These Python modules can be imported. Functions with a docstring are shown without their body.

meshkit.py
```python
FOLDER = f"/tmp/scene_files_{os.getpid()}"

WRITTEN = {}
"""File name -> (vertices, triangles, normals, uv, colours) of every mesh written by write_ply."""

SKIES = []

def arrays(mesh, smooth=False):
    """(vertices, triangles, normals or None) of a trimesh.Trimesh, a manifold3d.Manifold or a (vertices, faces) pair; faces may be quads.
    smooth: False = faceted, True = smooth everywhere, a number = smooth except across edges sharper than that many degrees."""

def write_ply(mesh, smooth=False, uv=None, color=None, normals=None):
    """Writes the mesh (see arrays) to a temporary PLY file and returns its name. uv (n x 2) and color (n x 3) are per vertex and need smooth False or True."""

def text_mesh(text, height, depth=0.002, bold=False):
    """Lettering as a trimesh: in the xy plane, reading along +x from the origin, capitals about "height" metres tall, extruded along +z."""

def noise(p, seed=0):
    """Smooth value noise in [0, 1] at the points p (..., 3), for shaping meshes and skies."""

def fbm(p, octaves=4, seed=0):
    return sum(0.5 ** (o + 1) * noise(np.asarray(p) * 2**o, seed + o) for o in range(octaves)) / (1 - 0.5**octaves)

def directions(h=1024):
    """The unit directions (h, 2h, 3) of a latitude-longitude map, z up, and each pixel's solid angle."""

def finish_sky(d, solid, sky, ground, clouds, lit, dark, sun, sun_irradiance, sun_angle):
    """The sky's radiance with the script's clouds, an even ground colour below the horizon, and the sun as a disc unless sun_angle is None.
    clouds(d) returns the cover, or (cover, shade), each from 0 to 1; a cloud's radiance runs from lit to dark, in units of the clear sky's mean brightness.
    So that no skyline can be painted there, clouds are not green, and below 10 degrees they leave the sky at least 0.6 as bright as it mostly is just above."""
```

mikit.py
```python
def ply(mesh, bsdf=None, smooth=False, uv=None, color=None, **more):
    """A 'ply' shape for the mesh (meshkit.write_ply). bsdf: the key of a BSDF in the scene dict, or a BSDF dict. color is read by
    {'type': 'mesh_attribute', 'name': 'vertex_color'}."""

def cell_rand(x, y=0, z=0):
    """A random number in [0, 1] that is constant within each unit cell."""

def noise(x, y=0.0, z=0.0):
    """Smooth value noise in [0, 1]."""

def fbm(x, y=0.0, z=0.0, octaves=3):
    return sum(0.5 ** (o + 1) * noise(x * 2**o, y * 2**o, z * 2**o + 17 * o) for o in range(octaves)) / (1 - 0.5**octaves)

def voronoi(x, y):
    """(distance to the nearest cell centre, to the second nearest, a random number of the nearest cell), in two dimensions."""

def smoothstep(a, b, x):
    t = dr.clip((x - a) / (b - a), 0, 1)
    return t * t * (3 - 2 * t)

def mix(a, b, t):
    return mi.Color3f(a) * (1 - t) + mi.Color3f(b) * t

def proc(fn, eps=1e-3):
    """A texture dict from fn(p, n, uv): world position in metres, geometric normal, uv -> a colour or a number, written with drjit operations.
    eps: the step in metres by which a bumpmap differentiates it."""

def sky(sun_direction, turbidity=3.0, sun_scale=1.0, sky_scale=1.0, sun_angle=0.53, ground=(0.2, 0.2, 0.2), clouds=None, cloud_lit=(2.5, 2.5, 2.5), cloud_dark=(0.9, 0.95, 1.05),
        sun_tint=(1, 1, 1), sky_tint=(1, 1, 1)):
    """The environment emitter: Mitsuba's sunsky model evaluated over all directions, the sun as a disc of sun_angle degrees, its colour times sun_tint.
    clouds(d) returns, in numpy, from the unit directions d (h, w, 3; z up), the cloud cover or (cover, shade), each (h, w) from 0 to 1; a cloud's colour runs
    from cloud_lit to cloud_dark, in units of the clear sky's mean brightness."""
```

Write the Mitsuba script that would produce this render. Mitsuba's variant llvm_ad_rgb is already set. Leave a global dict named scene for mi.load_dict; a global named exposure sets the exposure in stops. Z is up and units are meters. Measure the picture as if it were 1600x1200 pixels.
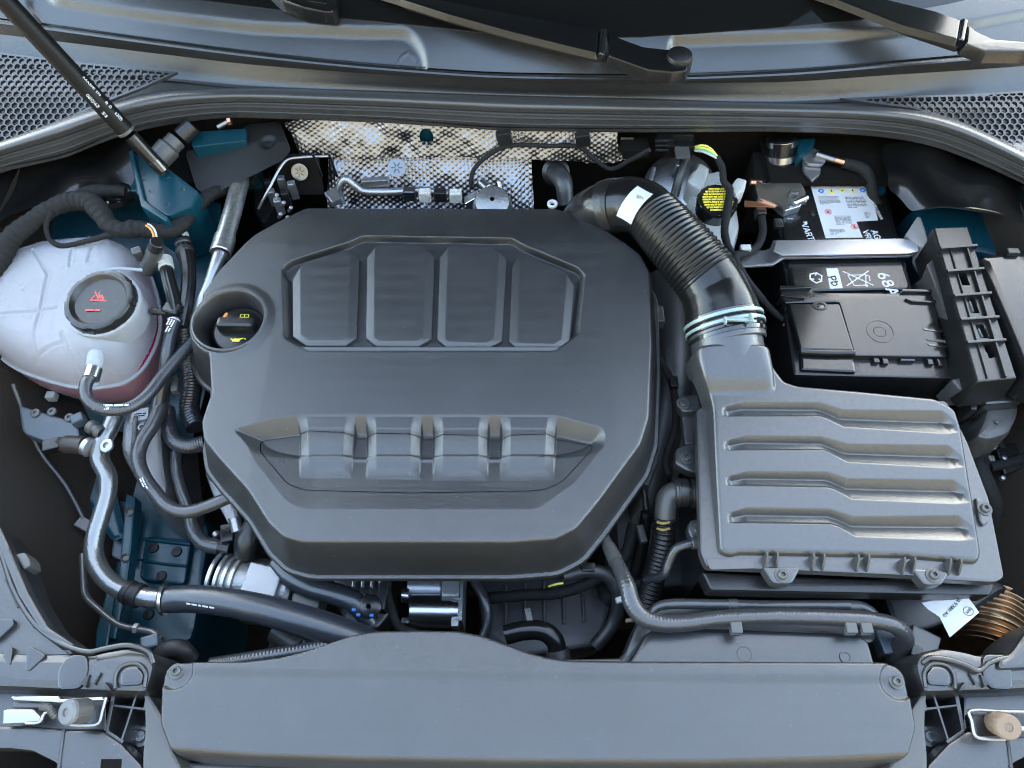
import math
import numpy as np, trimesh, mitsuba as mi, mikit, meshkit
import drjit as dr
from mikit import noise, fbm, voronoi, smoothstep, mix, cell_rand
from shapely.geometry import Polygon, Point, LineString
from shapely.ops import unary_union

T = mi.ScalarTransform4f
scene, labels = {}, {}

# ------------------------------------------------------------------ camera, light, exposure
PITCH, FOC = math.radians(60.0), 1202.0            # looking 60 degrees down; focal length in photo pixels (1600 wide)
CAM = np.array([0.0, -0.575, 1.896])
FWD = np.array([0, math.cos(PITCH), -math.sin(PITCH)])
UPV = np.array([0, math.sin(PITCH), math.cos(PITCH)])
scene['camera'] = {'type': 'perspective', 'fov': math.degrees(2 * math.atan(800 / FOC)), 'fov_axis': 'x', 'near_clip': 0.05, 'far_clip': 400.0,
                   'to_world': T().look_at(origin=CAM.tolist(), target=(CAM + FWD).tolist(), up=[0, 0, 1])}
scene['sky'] = mikit.sky([0.10, 0.76, 0.64], turbidity=3, sky_tint=(1.36, 1.03, .735))
exposure = 6.05

# ------------------------------------------------------------------ surveying: a point of the photograph at a known height / distance
def ray(x, y):
    return FWD + np.array([(x - 800) / FOC, 0, 0]) + UPV * (600 - y) / FOC
def P(x, y, z):
    d = ray(x, y)
    return CAM + d * (z - CAM[2]) / d[2]
def PY(x, y, Y):
    d = ray(x, y)
    return CAM + d * (Y - CAM[1]) / d[1]
def PP(pts, z):
    return np.array([P(x, y, z)[:2] for x, y in pts])
def proj(p):                                        # where a point lands in the photograph
    d = np.asarray(p, float) - CAM; w = d @ FWD
    return 800 + FOC * d[0] / w, 600 - FOC * (d @ UPV) / w
def mpp(x, y, z):                                   # metres that one photo pixel spans there
    d = ray(x, y)
    return (z - CAM[2]) / d[2] / FOC

# ------------------------------------------------------------------ bookkeeping
def key_for(base):
    if base not in used:
        used.add(base); return base
    i = 1
    while f'{base}_{i:03d}' in used: i += 1
    used.add(f'{base}_{i:03d}'); return f'{base}_{i:03d}'
used = set()
def thing(name, label, cat, group=None, kind=None):
    k = key_for(name)
    labels[k] = {'label': label, 'category': cat}
    if group: labels[k]['group'] = group
    if kind: labels[k]['kind'] = kind
    return k
def part(parent, name, mesh, m, label=None, smooth=35, kind=None):
    k = key_for(parent + '__' + name)
    scene[k] = mikit.ply(mesh, m, smooth=smooth)
    if label: labels.setdefault(k, {})['label'] = label
    if kind: labels.setdefault(k, {})['kind'] = kind
    return k
def single(name, mesh, m, label, cat, group=None, smooth=35, kind=None):
    k = thing(name, label, cat, group, kind)
    scene[k] = mikit.ply(mesh, m, smooth=smooth)
    return k
def struct(name, mesh, m, smooth=35):
    k = key_for(name); scene[k] = mikit.ply(mesh, m, smooth=smooth); labels[k] = {'kind': 'structure'}
    return k

# ------------------------------------------------------------------ mesh helpers
cat_ = lambda *ms: trimesh.util.concatenate([m for m in (ms[0] if len(ms) == 1 and isinstance(ms[0], (list, tuple)) else ms)])
def tm(v, f):
    return trimesh.Trimesh(np.asarray(v, float), np.asarray(f, int), process=False)
def ccw(p):
    p = np.asarray(p, float); q = np.roll(p, -1, 0)
    return p if (p[:, 0] * q[:, 1] - q[:, 0] * p[:, 1]).sum() > 0 else p[::-1].copy()
def fillet(p, r, n=4):
    p = np.asarray(p, float); out = []
    rs = np.broadcast_to(r, (len(p),))
    for i in range(len(p)):
        a, b, c = p[i - 1], p[i], p[(i + 1) % len(p)]
        la, lc = np.linalg.norm(a - b), np.linalg.norm(c - b)
        k = min(rs[i], .45 * la, .45 * lc)
        if k < 1e-5: out.append(b); continue
        s, e = b + (a - b) / la * k, b + (c - b) / lc * k
        for t in np.linspace(0, 1, n): out.append((1 - t) ** 2 * s + 2 * t * (1 - t) * b + t * t * e)
    return np.array(out)
def offset(p, d):
    """inward offset of a ccw polygon by d (scalar or one value per edge i -> i+1), vertex count kept"""
    p = np.asarray(p, float); n = len(p); d = np.broadcast_to(d, (n,))
    e = np.roll(p, -1, 0) - p; L = np.linalg.norm(e, axis=1, keepdims=True); e = e / np.maximum(L, 1e-9)
    nn = np.stack([-e[:, 1], e[:, 0]], 1)
    out = p.copy()
    for i in range(n):
        a, b = i - 1, i
        M = np.array([nn[a], nn[b]]); rhs = np.array([d[a], d[b]])
        if abs(np.linalg.det(M)) < .15: out[i] = p[i] + (nn[a] * d[a] + nn[b] * d[b]) / 2
        else: out[i] = p[i] + np.linalg.solve(M, rhs)
    return out
def loft(rings, cap0=False, cap1=False, closed=True):
    rings = [np.asarray(r, float) for r in rings]; n = len(rings[0]); v = np.vstack(rings); f = []
    for k in range(len(rings) - 1):
        i = np.arange(n if closed else n - 1); j = (i + 1) % n
        a, b, c, d = k * n + i, k * n + j, (k + 1) * n + j, (k + 1) * n + i
        f += [np.stack([a, b, c], 1), np.stack([a, c, d], 1)]
    for flag, base, flip in ((cap0, 0, True), (cap1, (len(rings) - 1) * n, False)):
        if flag:
            ring = rings[0] if base == 0 else rings[-1]
            c = ring.mean(0); u, s, vt = np.linalg.svd(ring - c); q = (ring - c) @ vt[:2].T
            area = 0.5 * (q[:, 0] * np.roll(q[:, 1], -1) - np.roll(q[:, 0], -1) * q[:, 1]).sum()
            try:
                _, tri = trimesh.creation.triangulate_polygon(Polygon(q), engine='earcut')
                vv, _ = trimesh.creation.triangulate_polygon(Polygon(q), engine='earcut')
                from scipy.spatial import cKDTree
                idx = cKDTree(q).query(vv)[1]; tri = idx[tri]
            except Exception:
                tri = np.array([[0, i, i + 1] for i in range(1, n - 1)])
            t0 = q[tri]; ar = np.cross(t0[:, 1] - t0[:, 0], t0[:, 2] - t0[:, 0])
            tri = np.where((np.sign(ar) == np.sign(area))[:, None], tri, tri[:, ::-1])
            f.append((tri[:, ::-1] if flip else tri) + base)
    return tm(v, np.vstack(f))
def slab(p, z0, z1, bevel=.002, draft=0., seg=2, zf=None, bottom=False):
    """prism over a polygon: rounded top edge, sides leaning outward by draft (m) at the bottom"""
    p = ccw(p); h = z1 - z0; bevel = min(bevel, .45 * h)
    rings = [(offset(p, -draft), z0)]
    for k in range(seg + 1):
        a = k / seg * math.pi / 2
        rings.append((offset(p, bevel * (1 - math.cos(a))), z1 - bevel + bevel * math.sin(a)))
    R = [np.column_stack([r, np.full(len(r), z)]) for r, z in rings]
    if zf:
        for r in R: r[:, 2] += zf(r[:, 0], r[:, 1])
    return loft(R, bottom, True)
def pslab(px, z1, z0, bevel=.002, r=.0, draft=0., zf=None, seg=2):
    q = ccw(PP(px, z1))
    if r: q = fillet(q, r)
    return slab(q, z0, z1, bevel, draft, seg, zf)
def spline(pts, step=.004):
    p = np.asarray(pts, float)
    if len(p) == 2: q = np.vstack([2 * p[0] - p[1], p, 2 * p[1] - p[0]])
    else: q = np.vstack([2 * p[0] - p[1], p, 2 * p[-1] - p[-2]])
    out, par = [], []
    for i in range(1, len(q) - 2):
        a, b, c, d = q[i - 1:i + 3]; n = max(3, int(np.linalg.norm(c[:3] - b[:3]) / step))
        t = np.linspace(0, 1, n, endpoint=False)[:, None]
        # centripetal-like: tangents limited by the neighbouring span lengths
        lb = np.linalg.norm(c - b) + 1e-9; m1 = (c - a) / (np.linalg.norm(c - b) + np.linalg.norm(b - a) + 1e-9) * lb; m2 = (d - b) / (np.linalg.norm(d - c) + np.linalg.norm(c - b) + 1e-9) * lb
        out.append((2 * t ** 3 - 3 * t ** 2 + 1) * b + (t ** 3 - 2 * t ** 2 + t) * m1 + (-2 * t ** 3 + 3 * t ** 2) * c + (t ** 3 - t ** 2) * m2)
        par.append(i - 1 + t[:, 0])
    out.append(p[-1:]); par.append([len(p) - 1.])
    return np.vstack(out), np.concatenate(par)
def frames(c):
    t = np.gradient(c, axis=0); t /= np.linalg.norm(t, axis=1, keepdims=True) + 1e-12
    a = np.cross(t[0], [0, 0, 1.] if abs(t[0][2]) < .9 else [1., 0, 0]); a /= np.linalg.norm(a); A = [a]
    for i in range(1, len(c)):
        a = A[-1] - t[i] * (A[-1] @ t[i]); a /= np.linalg.norm(a) + 1e-12; A.append(a)
    A = np.array(A); return t, A, np.cross(t, A)
def tube(pts, r, n=16, step=.004, rf=None, caps=True):
    c, par = spline(pts, step); t, A, B = frames(c)
    rr = np.interp(par, np.arange(len(pts)), np.broadcast_to(r, (len(pts),)))
    s = np.concatenate([[0], np.cumsum(np.linalg.norm(np.diff(c, axis=0), axis=1))]); th = np.arange(n) * 2 * np.pi / n
    R = np.broadcast_to(rr[:, None], (len(c), n)).copy()
    if rf is not None: R = R * rf(s[:, None], th[None, :])
    v = c[:, None] + R[..., None] * (np.cos(th)[None, :, None] * A[:, None] + np.sin(th)[None, :, None] * B[:, None])
    return loft(list(v), caps, caps)
def hose_pts(px): return [P(x, y, z) for x, y, z in px]
def ptube(px, rpx, **k):
    rpx = np.broadcast_to(rpx, (len(px),))
    return tube(hose_pts(px), [q * mpp(x, y, z) for q, (x, y, z) in zip(rpx, px)], **k)
def corr(pitch, a):
    return lambda s, th: 1 + a * np.cos(2 * np.pi * s / pitch) + 0 * th
def tape(seed, a=.07, turn=.013):
    def f(s, th):
        q = (s / turn + th / (2 * np.pi)) % 1.0
        p = np.stack(np.broadcast_arrays(s * 60, 1.3 * np.cos(th), 1.3 * np.sin(th)), -1)
        return 1 + a * (q - .5) + .26 * (meshkit.fbm(p, 3, seed) - .5)
    return f
def basis(axis):
    z = np.asarray(axis, float); z = z / np.linalg.norm(z)
    x = np.cross([0, 1., 0] if abs(z[1]) < .9 else [1., 0, 0], z); x /= np.linalg.norm(x)
    return x, np.cross(z, x), z
def lathe(prof, o, axis=(0, 0, 1), n=40, mod=None, cap0=False, cap1=False):
    """profile [(height, radius)] turned about the axis at o; mod(theta, i) multiplies the radius"""
    x, y, z = basis(axis); th = np.arange(n) * 2 * np.pi / n; R = []
    for i, (h, r) in enumerate(prof):
        q = r * (mod(th, i) if mod else np.ones(n))
        R.append(np.asarray(o) + z * h + (q * np.cos(th))[:, None] * x + (q * np.sin(th))[:, None] * y)
    return loft(R, cap0, cap1)
def cyl(a, b, r, r2=None, bev=.001, n=24):
    a, b = np.asarray(a, float), np.asarray(b, float); L = np.linalg.norm(b - a); r2 = r if r2 is None else r2
    return lathe([(0, r - bev), (bev, r), (L - bev, r2), (L, r2 - bev)], a, b - a, n, None, True, True)
def place(m, o, ux, uy):
    """local xy(z) mesh set at o with its x along ux and y along uy"""
    ux = np.asarray(ux, float); ux = ux / np.linalg.norm(ux); uy = np.asarray(uy, float); uy = uy - ux * (uy @ ux); uy /= np.linalg.norm(uy)
    M = np.eye(4); M[:3, 0], M[:3, 1], M[:3, 2], M[:3, 3] = ux, uy, np.cross(ux, uy), o
    m = m.copy(); m.apply_transform(M); return m
def rbox(o, sx, sy, sz, ux=(1, 0, 0), uy=(0, 1, 0), bev=.002, r=.002):
    """bevelled block, o = centre of its underside"""
    q = fillet(np.array([[-sx, -sy], [sx, -sy], [sx, sy], [-sx, sy]]) / 2, min(r, .3 * min(sx, sy)), 3)
    return place(slab(q, 0, sz, min(bev, sz * .4), bottom=True), o, ux, uy)
def screw(o, r=.007, axis=(0, 0, 1)):
    lob = lambda th, i: 1 + (.16 * np.cos(6 * th) if i >= 5 else 0)
    return lathe([(0, r * 1.55), (r * .22, r * 1.55), (r * .25, r * 1.0), (r * .75, r * .98), (r * .95, r * .78), (r * .95, r * .5), (r * .35, r * .46), (r * .34, r * .02)], o, axis, 24, lob)
def sdf(poly, X, Y):
    p = np.asarray(poly, float); d = np.full(X.shape, 1e9); ins = np.zeros(X.shape, bool)
    for a, b in zip(p, np.roll(p, -1, 0)):
        e = b - a; wx, wy = X - a[0], Y - a[1]; L = e @ e
        if L < 1e-14: continue
        t = np.clip((wx * e[0] + wy * e[1]) / L, 0, 1)
        d = np.minimum(d, (wx - t * e[0]) ** 2 + (wy - t * e[1]) ** 2)
        c = (a[1] > Y) != (b[1] > Y)
        if e[1] != 0: ins ^= c & (X < a[0] + (Y - a[1]) * e[0] / e[1])
    d = np.sqrt(d); return np.where(ins, -d, d)
def sdf_line(pl, X, Y):
    d = np.full(X.shape, 1e9)
    for a, b in zip(pl[:-1], pl[1:]):
        e = b - a; L = max(e @ e, 1e-14); t = np.clip(((X - a[0]) * e[0] + (Y - a[1]) * e[1]) / L, 0, 1)
        d = np.minimum(d, np.hypot(X - a[0] - t * e[0], Y - a[1] - t * e[1]))
    return d
def sst(a, b, x):
    t = np.clip((x - a) / (b - a), 0, 1); return t * t * (3 - 2 * t)
def hfield(poly, zf, step=.001, holes=()):
    """sheet z = zf(x, y) over a polygon with holes, its border vertices pulled exactly onto the outline"""
    p = np.asarray(poly); x0, y0 = p.min(0) - 2 * step; x1, y1 = p.max(0) + 2 * step
    X, Y = np.meshgrid(np.arange(x0, x1, step), np.arange(y0, y1, step), indexing='ij')
    d = sdf(p, X, Y)
    for h in holes: d = np.maximum(d, -sdf(h, X, Y))
    gx, gy = np.gradient(d, step); mv = (d > 0) & (d < 1.6 * step)
    X = np.where(mv, X - d * gx, X); Y = np.where(mv, Y - d * gy, Y)
    Z = zf(X, Y)
    nx, ny = X.shape; idx = np.arange(nx * ny).reshape(nx, ny)
    q = np.stack([idx[:-1, :-1], idx[1:, :-1], idx[1:, 1:], idx[:-1, 1:]], -1).reshape(-1, 4)
    dq = d.ravel()[q]; q = q[(dq < 0).any(1) & (dq < 1.6 * step).all(1)]
    f = np.vstack([q[:, [0, 1, 2]], q[:, [0, 2, 3]]]); v = np.stack([X.ravel(), Y.ravel(), Z.ravel()], 1)
    u, inv = np.unique(f, return_inverse=True); return tm(v[u], inv.reshape(f.shape))
def wall(d, R=.006, ang=75.):
    """height lost at a distance d outside an edge that is rounded with radius R and then falls at the angle"""
    a = math.radians(ang); e = d + R * math.sin(a) * .5; xe = R * math.sin(a)
    arc = R - np.sqrt(np.maximum(R * R - np.clip(e, 0, xe) ** 2, 0))
    return np.where(e > xe, R * (1 - math.cos(a)) + (e - xe) * math.tan(a), arc)
def rows(rs, N=160):
    """sheet through pixel polylines: each row is (polyline, z)"""
    R = []
    xs = None
    for pl, z in rs:
        pl = np.array(pl, float); xs = np.linspace(pl[0, 0], pl[-1, 0], N)
        from scipy.interpolate import PchipInterpolator
        ys = PchipInterpolator(pl[:, 0], pl[:, 1])(xs)
        R.append([P(x, y, z) for x, y in zip(xs, ys)])
    return loft(R, closed=False)
def sheet(m, t=.002):
    """gives an open sheet a thickness"""
    m = m.copy()
    n = meshkit.arrays(m, True)[2]; v = np.vstack([m.vertices, m.vertices - n * t]); k = len(m.vertices)
    e = np.sort(m.edges, 1); u, cnt = np.unique(e, axis=0, return_counts=True); bd = set(map(tuple, u[cnt == 1]))
    side = [[a, b, b + k] for a, b in m.edges if tuple(sorted((a, b))) in bd] + [[a, b + k, a + k] for a, b in m.edges if tuple(sorted((a, b))) in bd]
    return tm(v, np.vstack([m.faces, m.faces[:, ::-1] + k, np.array(side)[:, ::-1]]))
def text(s, h, o, ux, uy, depth=.0003, bold=False, center=True, width=None):
    m = meshkit.text_mesh(s, h, depth, bold)
    if width:
        k = width / (m.bounds[1][0] - m.bounds[0][0]); m.apply_scale([k, 1, 1])
    if center:
        m.apply_translation([-m.bounds[:, 0].mean(), -h / 2, 0])
    return place(m, o, ux, uy)
def flat(poly, o, ux, uy, depth=.0003):
    """thin print shape from 2D polygons (metres)"""
    ms = [trimesh.creation.extrude_polygon(g, depth, engine='earcut') for g in getattr(poly, 'geoms', [poly])]
    return place(trimesh.util.concatenate(ms), o, ux, uy)
def micro(w, h, lines, seed, o, ux, uy, fill=.55, depth=.0002):
    """rows of print too small to read"""
    r = np.random.default_rng(seed); bs = []; lh = h / lines
    for i in range(lines):
        x = 0; y = h / 2 - (i + .5) * lh
        while x < w * (1 if i < lines - 1 else .6) - lh:
            q = min(lh * r.uniform(.8, 3.2), w - x)
            bs.append(Polygon([(x - w / 2, y - lh * fill / 2), (x + q - w / 2, y - lh * fill / 2), (x + q - w / 2, y + lh * fill / 2), (x - w / 2, y + lh * fill / 2)])); x += q + lh * .45
    from shapely.geometry import MultiPolygon
    return flat(MultiPolygon(bs), o, ux, uy, depth)
X_, Y_, Z_ = np.eye(3)

# ------------------------------------------------------------------ materials
def rgb(c): return {'type': 'rgb', 'value': list(c) if hasattr(c, '__len__') else [c, c, c]}
def prin(c, r, m=0., **k):
    return {'type': 'principled', 'base_color': c if isinstance(c, dict) else rgb(c), 'roughness': r, 'metallic': m, **k}
def mat(name, b, bump=None, scale=1.):
    if bump is not None: b = {'type': 'bumpmap', 'tex': bump, 'scale': scale, 'bsdf': b}
    scene[name] = {'type': 'twosided', 'bsdf': b}
    return name
def f_grain(p, n, uv): return noise(p.x * 900, p.y * 900, p.z * 900)
def f_cloth(p, n, uv): return fbm(p.x * 1100, p.y * 1100, p.z * 1100, 2)
def f_cast(p, n, uv): return fbm(p.x * 420, p.y * 420, p.z * 420, 3)
def f_dust(p, n, uv):
    """black plastic with sparse specks of dust and faint blotches of dried water"""
    v, _, w = voronoi(p.x * 55 + 3 * noise(p.y * 9, p.x * 9), p.y * 55)
    speck = dr.select((w > .86) & (v < .010 + .024 * (w - .86) * 7), .55, 0.0)
    fine = smoothstep(.70, .78, noise(p.x * 520, p.y * 520, p.z * 520)) * .5
    blot = fbm(p.x * 22, p.y * 22, p.z * 22, 3)
    return mix((.013, .0132, .0135), (.020, .0203, .0207), blot) * (1 + .25 * fine) + mi.Color3f(.16, .155, .14) * speck
def f_alu(p, n, uv):
    k = fbm(p.x * 260, p.y * 260, p.z * 260, 3)
    return mix((.42, .42, .415), (.56, .56, .55), smoothstep(.3, .7, k))
def f_rust(p, n, uv):
    return mix((.17, .105, .058), (.34, .23, .135), fbm(p.x * 90, p.y * 90, p.z * 90, 3))
def f_asph(p, n, uv):
    return mix((.07, .066, .06), (.13, .12, .11), fbm(p.x * 40, p.y * 40, 0, 4))
grain, cloth, cast = mikit.proc(f_grain, 3e-4), mikit.proc(f_cloth, 3e-4), mikit.proc(f_cast, 5e-4)
def f_rough(p, n, uv):
    return .29 + .14 * fbm(p.x * 14, p.y * 14, p.z * 14, 4)
def f_grey(p, n, uv):
    k = fbm(p.x * 240, p.y * 240, p.z * 240, 4)
    return mix((.028, .0284, .0288), (.038, .0384, .0388), k)
rough_ = mikit.proc(f_rough)
dust = mikit.proc(f_dust)
mat('cover_plastic', prin(dust, rough_, specular=1.), grain, .0005)
mat('grey_plastic', prin(mikit.proc(f_grey), .31, specular=1.), grain, .0001)
mat('seal_rubber', prin(.040, .34, specular=1.))
mat('hose_dark', prin((.085, .085, .087), .25, .55), cast, .0004)
mat('satin_plastic', prin(dust, .33, specular=1.), grain, .0001)
mat('dark_rubber', prin(.009, .5, specular=.35), grain, .0002)
mat('strut_black', prin(.006, .45, specular=.2))
mat('gloss_dark', prin(.009, .13, specular=.6), grain, .00003)
mat('black_plastic', prin(.009, .34, specular=.6), grain, .0001)
mat('gloss_plastic', prin(.007, .2, specular=.5))
mat('shiny_black', prin(.010, .09, specular=1.))
mat('rubber', prin(.022, .42, specular=.8), grain, .0002)
mat('hose_rubber', prin((.020, .022, .027), .30, specular=.9), cast, .0002)
mat('hose_metal', prin((.24, .24, .236), .25, .85), cast, .0004)
mat('tape', prin(.013, .75, specular=.25), cloth, .0006)
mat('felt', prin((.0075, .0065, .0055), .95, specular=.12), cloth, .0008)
mat('dark_metal', prin((.10, .10, .10), .4, .6), cast, .0003)
mat('aluminium', prin(mikit.proc(f_alu), .32, .9), cast, .0001)
mat('cast_alu', prin((.28, .28, .28), .40, .8), cast, .0008)
mat('bright_metal', prin((.56, .56, .56), .25, 1.))
mat('zinc', prin((.36, .36, .37), .32, .85), cast, .0002)
mat('pewter', prin((.085, .085, .082), .4, .4), grain, .0002)
mat('foil', prin((.26, .26, .275), .29, 1.))
mat('disc_metal', prin((.20, .20, .205), .3, .9))
mat('copper', prin((.72, .36, .22), .3, 1.))
mat('rust', prin(mikit.proc(f_rust), .25, .95))
mat('teal_paint', prin((.002, .034, .050), .3, 0., specular=.4, clearcoat=.35, clearcoat_gloss=.95))
mat('glass_black', prin(.006, .03, 0., specular=.5))
mat('white_plastic', prin((.46, .46, .42), .4))
mat('white_label', prin((.50, .50, .51), .5))
mat('white_print', prin((.52, .52, .52), .5))
mat('black_print', prin((.02, .02, .02), .5))
mat('yellow_print', prin((.75, .58, .05), .5))
mat('yellow_mark', prin((.30, .22, .06), .5))
mat('red_print', prin((.65, .06, .05), .5))
mat('blue_print', prin((.03, .14, .45), .5))
mat('orange_wire', prin((.75, .28, .06), .45))
mat('yellow_wire', prin((.78, .72, .12), .45))
mat('green_wire', prin((.15, .45, .22), .45))
mat('clamp_green', prin((.26, .34, .33), .35, .35))
mat('brown_plastic', prin((.03, .024, .02), .4))
mat('liner', prin((.022, .0165, .012), .6, specular=.3), cloth, .0008)
mat('asphalt', prin(mikit.proc(f_asph), .9))
mat('grey_paint', prin((.055, .07, .085), .4, .2), grain, .0001)
mat('pink_liquid', prin((.55, .004, .10), .4))
scene['tank_plastic'] = {'type': 'principledthin', 'base_color': rgb((.54, .57, .60)), 'roughness': .28, 'diff_trans': .8, 'spec_trans': .10, 'eta': 1.45}
scene['tank_clear'] = {'type': 'principledthin', 'base_color': rgb((.66, .60, .64)), 'roughness': .22, 'diff_trans': .9, 'spec_trans': .6, 'eta': 1.45}
scene['water'] = {'type': 'dielectric', 'int_ior': 1.33, 'ext_ior': 1.0}
mat('rubber_tan', prin((.20, .14, .095), .45)); mat('stop_grey', prin((.12, .125, .13), .4))
# ================================================================== ground, car body, bonnet
struct('ground', tm([[-40, -40, 0], [40, -40, 0], [40, 40, 0], [-40, 40, 0]], [[0, 1, 2], [0, 2, 3]]), 'asphalt')

body = thing('car_body', 'teal painted car body around the open engine bay, with the windscreen behind', 'car body')
def quad(a, b, c, d): return sheet(tm([a, b, c, d], [[0, 1, 2], [0, 2, 3]]), .003)
# bulkhead, side walls and floor of the bay
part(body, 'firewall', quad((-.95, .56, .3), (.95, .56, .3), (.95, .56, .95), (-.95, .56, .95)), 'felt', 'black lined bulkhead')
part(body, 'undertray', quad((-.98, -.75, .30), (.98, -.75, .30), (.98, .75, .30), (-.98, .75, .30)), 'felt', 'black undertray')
for s in (-1, 1):
    # outer wing beyond the frame: closes the bay, runs back to the windscreen pillar
    prof = [(.915, .88), (.925, .955), (.95, .94), (.985, .80), (1.0, .40)]
    R = [np.array([(s * (x + .04 * (y < -.4) * -1), y, z - .05 * max(0, -y - .2)) for x, z in prof]) for y in np.linspace(-.75, .9, 14)]
    part(body, 'wing', sheet(loft(R, closed=False), .002), 'teal_paint')
    # wheel-arch liner inside the bay
    R = [np.array([(s * x, y, z) for x, z in ((.88, .90), (.84, .74), (.68, .60), (.60, .32))]) for y in np.linspace(-.75, .56, 10)]
    part(body, 'arch_liner', sheet(loft(R, closed=False), .002), 'liner')
# windscreen
GE = [(-80, -40), (200, -25), (440, 5), (530, 17), (650, 28), (760, 40), (880, 47), (1000, 46), (1100, 40), (1200, 33), (1340, 20), (1480, -5), (1700, -50)]
g0 = [P(x, y, 1.075) for x, y in GE]
part(body, 'windscreen', sheet(loft([np.array(g0) + [0, .34 * k, .19 * k] for k in np.linspace(-.03, 1.6, 8)], closed=False), .005), 'glass_black', 'dark windscreen')
# inner wings, towers and rails in body colour
part(body, 'inner_wing', rows([([(-60, 300), (60, 296), (160, 290), (260, 300), (345, 318)], .84), ([(-60, 330), (60, 322), (160, 318), (260, 330), (345, 345)], .815),
                               ([(-60, 400), (60, 392), (160, 388), (260, 395), (345, 405)], .79), ([(-60, 520), (60, 520), (160, 520), (260, 520), (345, 520)], .74),
                               ([(-60, 660), (60, 668), (160, 672), (240, 680), (300, 690)], .66)], 60), 'teal_paint')
part(body, 'hinge_bracket', cat_(pslab([(204, 236), (262, 262), (312, 300), (300, 322), (262, 338), (222, 312), (212, 300)], .912, .80, .003, .006, .002),
                                 rbox(P(226, 300, .87), .03, .035, .02, bev=.004)), 'teal_paint', 'teal bracket under the gas strut')
part(body, 'cross_panel', pslab([(296, 206), (384, 200), (384, 220), (300, 230)], .918, .80, .002, .004), 'teal_paint')
for x, y in ((214, 262), (224, 280), (236, 298), (262, 276), (286, 296), (262, 318)): part(body, 'weld_spot', lathe([(0, .0042), (.0006, .0038), (.0003, .0004)], P(x, y, .9122), n=16), 'teal_paint')
part(body, 'bracket_flange', pslab([(200, 236), (207, 234), (226, 312), (264, 340), (260, 346), (220, 322)], .922, .82, .002, .003), 'teal_paint')
part(body, 'chassis_rail', pslab([(118, 690), (240, 730), (330, 820), (300, 1010), (150, 1010), (180, 880)], .60, .36, .012, .03, .01), 'teal_paint', 'teal chassis rail low in the left of the bay')
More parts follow.
